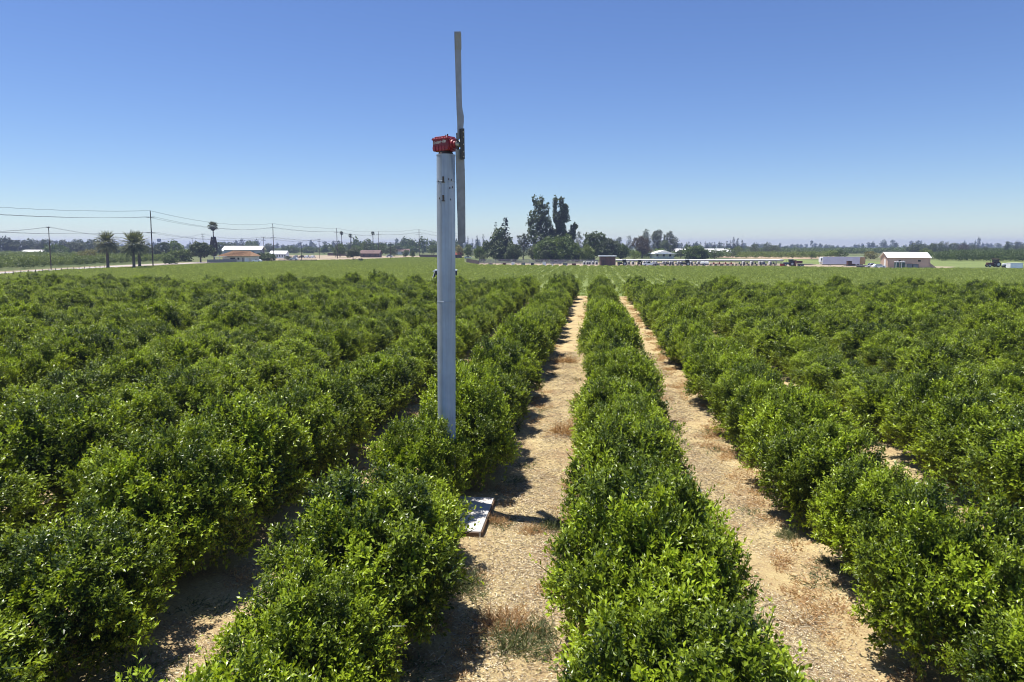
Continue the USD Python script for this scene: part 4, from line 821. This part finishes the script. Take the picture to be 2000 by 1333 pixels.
# tan tiled hip roof house
d = 338; c = P(468, d + 5); th_ = thing('house', 'cream house with tan tiled hip roof by the fan palm', 'house', (*c, 0), CAMROT - 8)
L, Wd, e, r_ = 16.5, 10.0, 2.9, 5.3
obj(th_, 'wall', bx((.8, 0, e / 2 - .1), (L - 1.6, Wd - 1.6, e)), 'cream_wall')
v = np.array([(-L / 2 - .5, -Wd / 2 - .3, e), (L / 2 + .5, -Wd / 2 - .3, e), (L / 2 + .5, Wd / 2 + .3, e), (-L / 2 - .5, Wd / 2 + .3, e), (-L / 2 + 4.4, 0, r_), (L / 2 - 2.2, 0, r_ - .15), (-L / 2 - .5, -Wd / 2 - .3, e - .2), (L / 2 + .5, -Wd / 2 - .3, e - .2), (L / 2 + .5, Wd / 2 + .3, e - .2), (-L / 2 - .5, Wd / 2 + .3, e - .2)])
f = [(0, 1, 5), (0, 5, 4), (1, 2, 5), (2, 3, 4), (2, 4, 5), (3, 0, 4), (6, 7, 1), (6, 1, 0), (7, 8, 2), (7, 2, 1), (8, 9, 3), (8, 3, 2), (9, 6, 0), (9, 0, 3), (6, 8, 7), (6, 9, 8)]
rf = obj(th_, 'roof', trimesh.Trimesh(v, f, process=False), 'tile_roof')
for i in range(14):                                  # raised tile courses on the visible slope
    t = (i + .5) / 14; a = v[0] * (1 - t) + v[4] * t; bb = v[1] * (1 - t) + v[5] * t; obj(rf, 'tile_course', tube([a + [0, 0, .03], bb + [0, 0, .03]], .07, 5), 'tile_roof')
obj(rf, 'ridge_cap', tube([v[4] + [0, 0, .05], v[5] + [0, 0, .05]], .16, 6), 'tile_roof')
yw = -(Wd - 1.6) / 2 - .03
opening(th_, 'window', -1.2, yw, 1.6, 2.6, 1.0, 'dark_glass'); opening(th_, 'window', 1.8, yw, 1.6, 1.0, 1.1, 'dark_glass'); opening(th_, 'door', 4.2, yw, 1.1, .9, 2.1, 'grey_wood'); opening(th_, 'garage_door', 6.3, yw, 1.15, 2.0, 2.1, 'white_paint')
obj(th_, 'porch_roof', bx((-6.2, -6.2, 2.75), (5.4, 3.2, .15)), 'white_paint')
for x in (-8.6, -6.2, -3.8): obj(th_, 'porch_post', cyl((x, -7.6, -.2), (x, -7.6, 2.68), .09, 8), 'white_paint')
# white roofed barn behind it
d = 470; c = P(478, d + 8); wb = thing('barn', 'large barn with shining white roof behind the tan roofed house', 'barn', (*c, 0), CAMROT + 10); s = mpp(d)
gable(wb, 68 * s, 16, zat(487.5, d), zat(481.2, d), 'galvanised', 'white_metal', 1.2, gable_mat='grey_wood')
for x in (-6, 0, 6): opening(wb, 'doorway', x, -8.04, 2.0, 4.0, 4.0, 'black_metal')
d = 500; c = P(446, d); an = thing('outbuilding', 'pale small outbuilding at the near side of the white roofed barn', 'building', (*c, 0), CAMROT); gable(an, 6, 6, 4.2, 5.6, 'cream_wall', 'white_metal', .3); opening(an, 'door', 0, -3.03, 1.1, 1.2, 2.2, 'grey_wood')
d = 440; c = P(546, d + 4); lw = thing('low_building', 'long low white building with window openings by the trucks', 'building', (*c, 0), CAMROT + 4); gable(lw, 31 * mpp(d), 8, 3.0, 4.6, 'white_paint', 'white_metal', .3)
for i in range(6): opening(lw, 'window', -3.6 + i * 1.6, -4.03, 1.5, .7, 1.3, 'dark_glass')
d = 480; c = P(725, d); bh = thing('house', 'brown roofed low house among garden trees', 'house', (*c, 0), CAMROT); gable(bh, 36 * mpp(d), 10, 2.8, 4.9, 'brown_wall', 'brown_roof', .6)
for x in (-4, 0, 4): opening(bh, 'window', x, -5.03, 1.4, 1.4, 1.1, 'dark_glass')
d = 640; c = P(786, d); g2 = thing('house', 'small cream house past the brown roofed one', 'house', (*c, 0), CAMROT + 8); gable(g2, 13, 9, 3.0, 5.0, 'cream_wall', 'brown_roof', .5); opening(g2, 'window', 0, -4.53, 1.6, 1.6, 1.1, 'dark_glass')
d = 430; c = P(892, d); rr = thing('outbuilding', 'little red roofed building beside the lower blade', 'building', (*c, 0), CAMROT); gable(rr, 6, 5, 2.6, 4.2, 'brown_wall', 'red_roof', .4); opening(rr, 'door', 0, -2.53, 1.0, 1.0, 2.0, 'dark_wood')
d = 560; c = P(72, d); ph = thing('house', 'pale roofed house in the grove across the road', 'house', (*c, 0), CAMROT + 5); gable(ph, 17, 9, 3.0, 4.6, 'cream_wall', 'white_paint', .5); opening(ph, 'window', 0, -4.53, 1.6, 1.6, 1.1, 'dark_glass')
d = 1500; c = P(311.5, d); wt = thing('water_tower', 'dark water tower tank on legs above the far trees', 'water tower', (*c, 0)); h = zat(466, d)
obj(wt, 'tank', tube([(0, 0, h - 8), (0, 0, h - 6), (0, 0, h - 1.5), (0, 0, h)], [2.2, 4.0, 4.0, 1.2], 20), 'water_tank', smooth=40)
for i in range(4): obj(wt, 'leg', cyl((3.4 * math.cos(i * 1.57 + .78), 3.4 * math.sin(i * 1.57 + .78), -.2), (2.8 * math.cos(i * 1.57 + .78), 2.8 * math.sin(i * 1.57 + .78), h - 6), .3, 6), 'water_tank')

# ------------------------------------------------------------------ fences
def fence(name, label, a, b, h, gap, mat, boards=3, board_h=.16, solid=False, cat='fence'):
    a, b = np.array(a), np.array(b); L = np.linalg.norm(b - a); ang = math.degrees(math.atan2(*(b - a)[::-1])); p = thing(name, label, cat, (*a, 0), ang); n = max(2, int(L / gap) + 1)
    for i in range(n): obj(p, 'post', bx((i * L / (n - 1), 0, h / 2 - .1), (.14, .14, h + .2)), mat)
    if solid:
        for i in range(n - 1): obj(p, 'panel', bx(((i + .5) * L / (n - 1), 0, h / 2), (L / (n - 1) - .16, .05, h - .1)), mat)
    else:
        for k in range(boards): obj(p, 'rail', bx((L / 2, -.1, h * (k + .6) / boards), (L, .05, board_h)), mat)
fence('fence', 'long grey rail fence along the back of the yard', W(936, 516), W(1168, 517), 2.0, 2.4, 'pen_grey', 6, .17)
fence('fence', 'dark plank fence at the corner of the yard', W(911, 512.5), W(935, 517), 1.7, 2.4, 'dark_wood', solid=True)
fence('fence', 'grey panel fence running beside the dark rounded tree', W(405, 514), W(462, 512.5), 1.6, 2.4, 'grey_wood', solid=True)
fence('fence', 'dark low wall fence near the last tall pole', P(820, 470), P(886, 440), 2.0, 3.0, 'dark_wood', solid=True)
fence('fence', 'dark wooden fence behind the brown roofed house and lot', P(640, 560), P(712, 520), 2.2, 3.0, 'dark_wood', solid=True)
fence('fence', 'thin wire fence between road and orchard', W(-40, 542), W(205, 525), 1.1, 3.4, 'pole_wood', 2, .02)
fence('fence', 'low dark rail fence at the field edge by the parked trucks', W(545, 512), W(618, 511), 1.2, 2.5, 'dark_wood', 3, .14)

# ------------------------------------------------------------------ vehicles and yard things
def wheel(path, x, y, r, w, name='wheel'):
    q = obj(path, name, tube([(x, y - w / 2, r), (x, y + w / 2, r)], r, 16), 'rubber', smooth=40); obj(q, 'rim', tube([(x, y - w / 2 - .015, r), (x, y + w / 2 + .015, r)], r * .55, 12), 'car_silver', smooth=40)
def car(loc, rot, label, mat, cat='car', name='car', pickup=False, L=4.5, roof=1.45):
    p = thing(name, label, cat, (*loc, 0), rot); W2 = .88
    low = [(-L / 2, .35), (L / 2, .35), (L / 2, .78), (L / 2 - .25, .92), (-L / 2 + .1, .95), (-L / 2, .8)]
    obj(p, 'body', prism(low, -W2, W2), mat)
    cab = [(-1.9, .95), (1.2, .95), (.55, roof), (-1.4, roof)] if not pickup else [(-.55, .95), (1.35, .95), (.85, roof), (-.35, roof)]
    obj(p, 'cabin', prism(cab, -W2 + .1, W2 - .1), mat)
    win = [(cab[0][0] + .25, 1.0), (cab[1][0] - .2, 1.0), (cab[2][0] - .1, roof - .1), (cab[3][0] + .12, roof - .1)]
    for s in (-1, 1): obj(p, 'window', prism(win, s * (W2 - .1) - .012, s * (W2 - .1) + .012), 'dark_glass')
    m = bx((0, 0, 0), (.03, W2 * 1.5, math.hypot(cab[1][0] - cab[2][0], roof - .95) * .85)); m.apply_transform(trimesh.transformations.rotation_matrix(-math.atan2(cab[1][0] - cab[2][0], roof - .95), [0, 1, 0])); m.apply_translation([(cab[1][0] + cab[2][0]) / 2 + .01, 0, (roof + .95) / 2 + .01]); obj(p, 'windshield', m, 'dark_glass')
    if pickup:
        for s in (-1, 1): obj(p, 'bed_side', bx((-L / 4 - .25, s * (W2 - .05), 1.08), (L / 2 - .7, .08, .28)), mat)
        obj(p, 'tailgate', bx((-L / 2 + .06, 0, 1.08), (.08, W2 * 2 - .2, .28)), mat)
    for x in (-L * .3, L * .3):
        for s in (-1, 1): wheel(p, x, s * (W2 - .08), .34, .22)
    for s in (-1, 1): obj(p, 'headlight', bx((L / 2 + .01, s * .62, .72), (.04, .3, .14)), 'glass_insulator')
    return p
car(W(502, 512.5), CAMROT + 175, 'white sedan parked before the tan roofed house', 'car_white'); car(W(574, 508.5), CAMROT + 178, 'white car at the field edge near the dark bush', 'car_white')
car(P(561, 425), CAMROT, 'white pickup next to the long low white building', 'car_white', 'pickup truck', 'pickup_truck', True, 5.2, 1.75)
for i, (px, mt) in enumerate([(578, 'car_silver'), (590, 'car_dark'), (600, 'car_white'), (611, 'car_white')]):
    car(P(px, 445), CAMROT + 80, ['silver', 'black', 'white first', 'white last'][i] + ' pickup nose on in the row of trucks on the dry lot', mt, 'pickup truck', 'pickup_truck', True, 5.2, 1.8)
car(P(761, 480), CAMROT, 'small white van beside the field edge pole', 'car_white', 'van', 'van', L=4.8, roof=1.9); car(P(914, 430), CAMROT, 'white car parked under the round tree by the conifers', 'car_white')
car(P(1087, 296), CAMROT + 180, 'silver pickup at the rail fence under the walnut', 'car_silver', 'pickup truck', 'pickup_truck', True, 5.3, 1.75)
car(W(1703, 523.5), CAMROT + 180, 'white pickup between the flatbed and the tan barn', 'car_white', 'pickup truck', 'pickup_truck', True, 5.3, 1.7)
car(W(1716, 524.3) , CAMROT, 'white car against the barn door', 'car_white', L=4.4)
tk = thing('farm_truck', 'dark boxy farm truck with white roof edge peeking from behind the tower', 'truck', (*P(868, 112), 0), CAMROT + 4)
obj(tk, 'body', prism([(-2.3, .6), (2.1, .6), (2.1, 3.75), (-1.45, 3.75), (-1.95, 2.3), (-2.3, 2.0)], -1.0, 1.0), 'car_dark')
obj(tk, 'roof', prism([(-1.75, 3.60), (-1.45, 3.76), (2.12, 3.76), (2.12, 3.95), (-1.5, 3.95), (-1.85, 3.72)], -1.06, 1.06), 'car_white')
obj(tk, 'windshield_pillar', tube([(-1.97, -1.03, 2.3), (-1.5, -1.03, 3.75)], .06, 6), 'car_white')
obj(tk, 'side_window', prism([(-1.75, 2.45), (-.6, 2.45), (-.6, 3.4), (-1.42, 3.4)], -1.02, -.99), 'dark_glass'); obj(tk, 'side_strip', bx((-.2, -1.02, 2.25), (4.3, .05, .10)), 'car_silver'); obj(tk, 'bumper', bx((-2.36, 0, .95), (.14, 1.9, .3)), 'car_white')
for x in (-1.4, 1.3):
    for q in (-1, 1): wheel(tk, x, q * .85, .48, .28)
def tractor(loc, rot, label, mat, s=1.0, cab=True):
    p = thing('tractor', label, 'tractor', (*loc, 0), rot, scale=s)
    obj(p, 'hood', rbox(.1, 2.2, .42, .75, 1.45, .08), mat, smooth=35); obj(p, 'chassis', bx((.3, 0, .75), (3.2, .5, .35)), 'black_metal')
    for q in (-1, 1):
        wheel(p, -.9, q * .85, .85, .45, 'rear_wheel'); wheel(p, 1.6, q * .75, .5, .3, 'front_wheel'); obj(p, 'fender', bx((-.9, q * .8, 1.75), (1.2, .4, .08)), mat)
    if cab:
        for x in (-1.35, .05):
            for q in (-1, 1): obj(p, 'cab_post', bx((x, q * .6, 1.95), (.08, .08, 1.2)), 'black_metal')
        obj(p, 'cab_roof', rbox(-1.5, .25, .75, 2.5, 2.65, .05), mat, smooth=35); obj(p, 'cab_window', bx((-.65, 0, 2.0), (1.3, 1.12, .85)), 'dark_glass')
    obj(p, 'exhaust', cyl((1.2, .3, 1.4), (1.2, .3, 2.2), .05, 8), 'black_metal'); obj(p, 'seat', bx((-.8, 0, 1.2), (.5, .5, .3)), 'black_metal')
tractor(W(1216, 519.2), CAMROT + 170, 'dark tractor closest to the brown shed', 'car_dark', .95); tractor(W(1249, 519), CAMROT + 85, 'dark tractor facing out from the canopy', 'car_dark', .85); tractor(W(1339, 519.6), CAMROT + 175, 'dark tractor midway along the canopy', 'car_dark', .95)
tractor(W(1541, 520), CAMROT + 175, 'blue tractor past the canopy end', 'machine_blue', 1.0); tractor(W(1940, 522), CAMROT + 178, 'dark red tractor with cab in the green field', 'crate_brown', 1.15)
car(W(1268, 519.5), CAMROT + 180, 'white farm truck standing before the canopy', 'car_white', 'pickup truck', 'pickup_truck', True, 5.4, 1.85)
def flatbed(loc, rot, label, L=6.0, deck='grey_wood', h=.95, name='flatbed_trailer'):
    p = thing(name, label, 'trailer', (*loc, 0), rot)
    obj(p, 'deck', bx((0, 0, h), (L, 2.2, .18)), deck); obj(p, 'beam', bx((0, 0, h - .2), (L * .9, .5, .2)), 'black_metal')
    for x in (-L * .32, -L * .15):
        for s in (-1, 1): wheel(p, x, s * .85, .38, .25)
    obj(p, 'drawbar', bx((L / 2 + .6, 0, h - .25), (1.4, .12, .12)), 'black_metal'); return p
flatbed(P(1289, 270), CAMROT, 'grey box sided trailer behind the white farm truck', 4.6); flatbed(W(1571, 521), CAMROT, 'flat trailer past the blue tractor', 6.0); flatbed(W(1671, 524), CAMROT + 180, 'flatbed carrying a dark box in front of the white trailer', 7.6)
def box_thing(name, label, cat, loc, rot, s, mat, trim, z=0.0):
    p = thing(name, label, cat, (*loc, z), rot); obj(p, 'body', bx((0, 0, s[2] / 2), s), mat); obj(p, 'lid', bx((0, 0, s[2] + .03), (s[0] + .06, s[1] + .06, .08)), trim)
    for x in (-1, 1): obj(p, 'edge', bx((x * s[0] * .46, -s[1] / 2 - .02, s[2] / 2), (.08, .05, s[2] * .94)), trim)
    return p
box_thing('cargo_box', 'dark brown box standing on the flatbed', 'box', W(1658, 524), CAMROT, (1.3, 1.3, 1.4), 'crate_brown', 'dark_wood', 1.04); box_thing('cargo_box', 'low dark box lying on the flatbed beside the tall one', 'box', W(1664.5, 524), CAMROT, (1.2, 1.3, .4), 'crate_brown', 'dark_wood', 1.04)
box_thing('crate', 'brown crate behind the blue tractor', 'crate', W(1550, 520), CAMROT, (1.5, 1.6, 2.2), 'crate_brown', 'dark_wood'); box_thing('crate', 'second brown crate on the flat trailer', 'crate', W(1560, 520.3), CAMROT, (2.2, 1.6, .9), 'crate_brown', 'dark_wood', 1.05); box_thing('crate', 'reddish crate at the canopy end', 'crate', W(1528, 520), CAMROT, (1.4, 1.4, .9), 'machine_red', 'dark_wood')
# white box trailer with cooling unit
d = dist(520); c = P(1645, d + 2); tr = thing('semi_trailer', 'long pale lilac white box trailer with cooling unit and brown rear doors', 'trailer', (*c, 0), CAMROT); s = mpp(d); L = 82 * s; zb, zt = zat(516.5, d), zat(502.5, d)
obj(tr, 'box', bx((0, 0, (zb + zt) / 2), (L, 2.5, zt - zb)), 'trailer_side'); obj(tr, 'front_panel', bx((-L / 2 - .12, 0, (zb + zt) / 2), (.22, 2.5, zt - zb)), 'white_metal'); obj(tr, 'cooling_unit', bx((-L / 2 - .5, 0, zt - 1.1), (.55, 1.9, 1.7)), 'white_metal'); obj(tr, 'cooling_grille', bx((-L / 2 - .45, -.97, zt - .9), (.35, .05, .9)), 'black_metal')
obj(tr, 'rear_door', bx((L / 2 - 1.0, -1.27, (zb + zt) / 2), (1.9, .06, zt - zb - .1)), 'trailer_door'); obj(tr, 'rear_frame', bx((L / 2 + .06, 0, (zb + zt) / 2), (.14, 2.5, zt - zb)), 'dark_wood'); obj(tr, 'chassis', bx((0, 0, zb - .15), (L * .96, 1.2, .28)), 'black_metal')
for x in (L * .30, L * .38):
    for q in (-1, 1): wheel(tr, x, q * 1.0, .48, .35)
for q in (-1, 1): obj(tr, 'landing_leg', bx((-L * .3, q * .8, zb / 2 - .1), (.14, .14, zb)), 'galvanised')
for i in range(5): obj(tr, 'side_rib', bx((-L / 2 + L * (i + 1) / 7, -1.262, (zb + zt) / 2), (.06, .03, zt - zb - .1)), 'trailer_side')
# portable toilets, dumpsters, boxes
for px, lab in ((1751, 'portable toilet nearer the barn door, dark green with white roof'), (1762, 'portable toilet beside its twin towards the dumpster')):
    p = thing('portable_toilet', lab, 'portable toilet', (*W(px, 524.3), 0), CAMROT, group='portable toilets at the barn'); obj(p, 'cabin', bx((0, 0, 1.05), (1.15, 1.15, 2.1)), 'toilet_green'); obj(p, 'roof', rbox(-.65, .65, .65, 2.1, 2.35, .1), 'white_plastic', smooth=40); obj(p, 'door', bx((0, -.6, 1.0), (.75, .05, 1.85)), 'toilet_green'); obj(p, 'side_panel', bx((-.52, -.59, 1.05), (.14, .05, 2.0)), 'white_plastic'); obj(p, 'vent_pipe', cyl((.4, .3, 2.3), (.4, .3, 2.7), .06, 8), 'white_plastic')
box_thing('dumpster', 'grey dumpster by the barn wall next to the toilets', 'dumpster', W(1774, 524), CAMROT, (2.0, 1.5, 1.5), 'bin_grey', 'black_metal'); box_thing('dumpster', 'second grey dumpster further along the barn wall', 'dumpster', W(1786, 524), CAMROT, (2.0, 1.5, 1.35), 'bin_grey', 'black_metal')
box_thing('storage_box', 'white storage box beyond the field tractor', 'box', W(1981, 524), CAMROT, (4.4, 2.2, 1.75), 'white_metal', 'white_paint')
box_thing('chest', 'white chest by the fence below the cedar', 'box', W(1002, 518), CAMROT, (1.3, 1.0, .95), 'white_plastic', 'white_paint'); box_thing('chest', 'white upright cabinet by the fence below the walnut', 'box', W(1063, 519), CAMROT, (1.3, 1.0, 1.35), 'white_plastic', 'white_paint')
for px, py, lab, mt, sz in [(958, 518, 'low grey crate by the fence below the cedar', 'grey_wood', (1.6, 1.2, .7)), (985, 518.3, 'brown crate by the fence left of the white chest', 'crate_brown', (1.2, 1.2, .9)), (1022, 518.5, 'grey bin at the fence between two white chests', 'bin_grey', (1.4, 1.2, 1.0)), (1040, 518.6, 'black bin next to the white cabinet', 'black_metal', (1.2, 1.0, .9)), (1078, 518.8, 'small white crate before the silver pickup', 'white_paint', (1.0, 1.0, .7)), (1104, 519, 'grey crate past the silver pickup', 'bin_grey', (1.8, 1.2, .9)), (1121, 519.2, 'brown pallet box near the hutches', 'crate_brown', (1.6, 1.2, .8))]:
    box_thing('crate', lab, 'crate', W(px, py), CAMROT + px % 20 - 10, sz, mt, 'dark_wood' if mt != 'black_metal' else 'bin_grey')
def tank(loc, rot, label, L, r, mat='white_plastic'):
    p = thing('sprayer_tank', label, 'tank', (*loc, 0), rot); z = r + .55
    obj(p, 'tank', tube([(-L / 2, 0, z), (-L / 2 + .15, 0, z), (L / 2 - .15, 0, z), (L / 2, 0, z)], [r * .6, r, r, r * .6], 18), mat, smooth=40); obj(p, 'frame', bx((0, 0, .5), (L * 1.1, .9, .15)), 'black_metal'); obj(p, 'hatch', cyl((0, 0, z + r - .02), (0, 0, z + r + .12), .22, 12), 'black_metal')
    for q in (-1, 1): wheel(p, -.2, q * .65, .45, .25)
tank(W(1376, 519.8), CAMROT, 'white sprayer tank in front of the canopy', 3.2, .6); tank(W(1962, 523), CAMROT, 'white sprayer tank towed behind the field tractor', 1.8, .5)
def implement(loc, label, mat, rot=0, L=2.4):
    p = thing('farm_implement', label, 'implement', (*loc, 0), CAMROT + rot)
    obj(p, 'frame', bx((0, 0, .8), (L, .18, .18)), mat); obj(p, 'rear_frame', bx((0, .9, .8), (L, .18, .18)), mat); obj(p, 'mast', prism([(-.4, .8), (.4, .8), (0, 1.7)], -.05, .05), mat)
    for i in range(6): obj(p, 'tine', tube([(-L / 2 + L * i / 5, .45, .8), (-L / 2 + L * i / 5, .5, .4), (-L / 2 + L * i / 5, .3, .02)], .05, 6), 'black_metal')
    for q in (-1, 1): wheel(p, q * L * .4, 1.1, .35, .2)
for px, mt, lab in [(1394, 'machine_red', 'red implement next to the sprayer tank'), (1405, 'machine_red', 'second red implement from the sprayer tank'), (1417, 'machine_red', 'third red implement from the sprayer tank'), (1428, 'machine_red', 'last red implement of the four'), (1444, 'machine_green', 'green implement after the red ones'), (1459, 'black_metal', 'black implement under the canopy, nearer the red ones'), (1475, 'black_metal', 'black implement in the middle of the canopy far part'), (1493, 'machine_blue', 'bluish implement near the canopy end'), (1511, 'black_metal', 'black implement at the canopy end'), (1305, 'black_metal', 'black implement beside the grey box trailer'), (1320, 'grey_wood', 'grey implement between trailer and dark tractor'), (1358, 'grey_wood', 'grey implement after the midway tractor')]:
    implement(W(px, 519.8), lab, mt, L=2.3)
# row of white calf hutches behind the shed and under the canopy
hut = thing('hutch_kind', None, None, parent='/World/Kinds'); obj(hut, 'shell', prism([(-.6, 0), (.6, 0), (.5, 1.1), (.25, 1.35), (-.25, 1.35), (-.5, 1.1)], -.9, .9), 'hutch_white'); obj(hut, 'opening', bx((0, -.91, .5), (.6, .03, .85)), 'black_metal')
for i, px in enumerate([1141, 1147, 1151.5, 1158, 1165, 1222, 1228, 1236, 1258, 1262, 1276, 1281, 1296, 1301, 1309, 1313, 1325, 1330, 1345, 1350, 1364, 1452, 1468, 1484, 1489, 1504]):
    copy_of(hut, 'hutch', 'small white hutch by the fence behind the shed' if px < 1170 else 'small white hutch in the line under the canopy', 'hutch', P(px, 292 if px > 1170 else 290), CAMROT, group='hutches by the fence' if px < 1170 else 'hutches under the canopy')

# ------------------------------------------------------------------ air
hb = trimesh.creation.box([9000, 5600, 48]); hb.apply_translation([0, 2300, 22])
mats['haze_air'] = usdkit.material(stage, '/World/Looks/haze_air', {'v': ('principled_volume', {'color': (0.50, 0.575, 0.86), 'density': HAZE, 'anisotropy': 0.2})}, [], volume='v.volume')
structure('haze', hb, 'haze_air', kind='stuff')
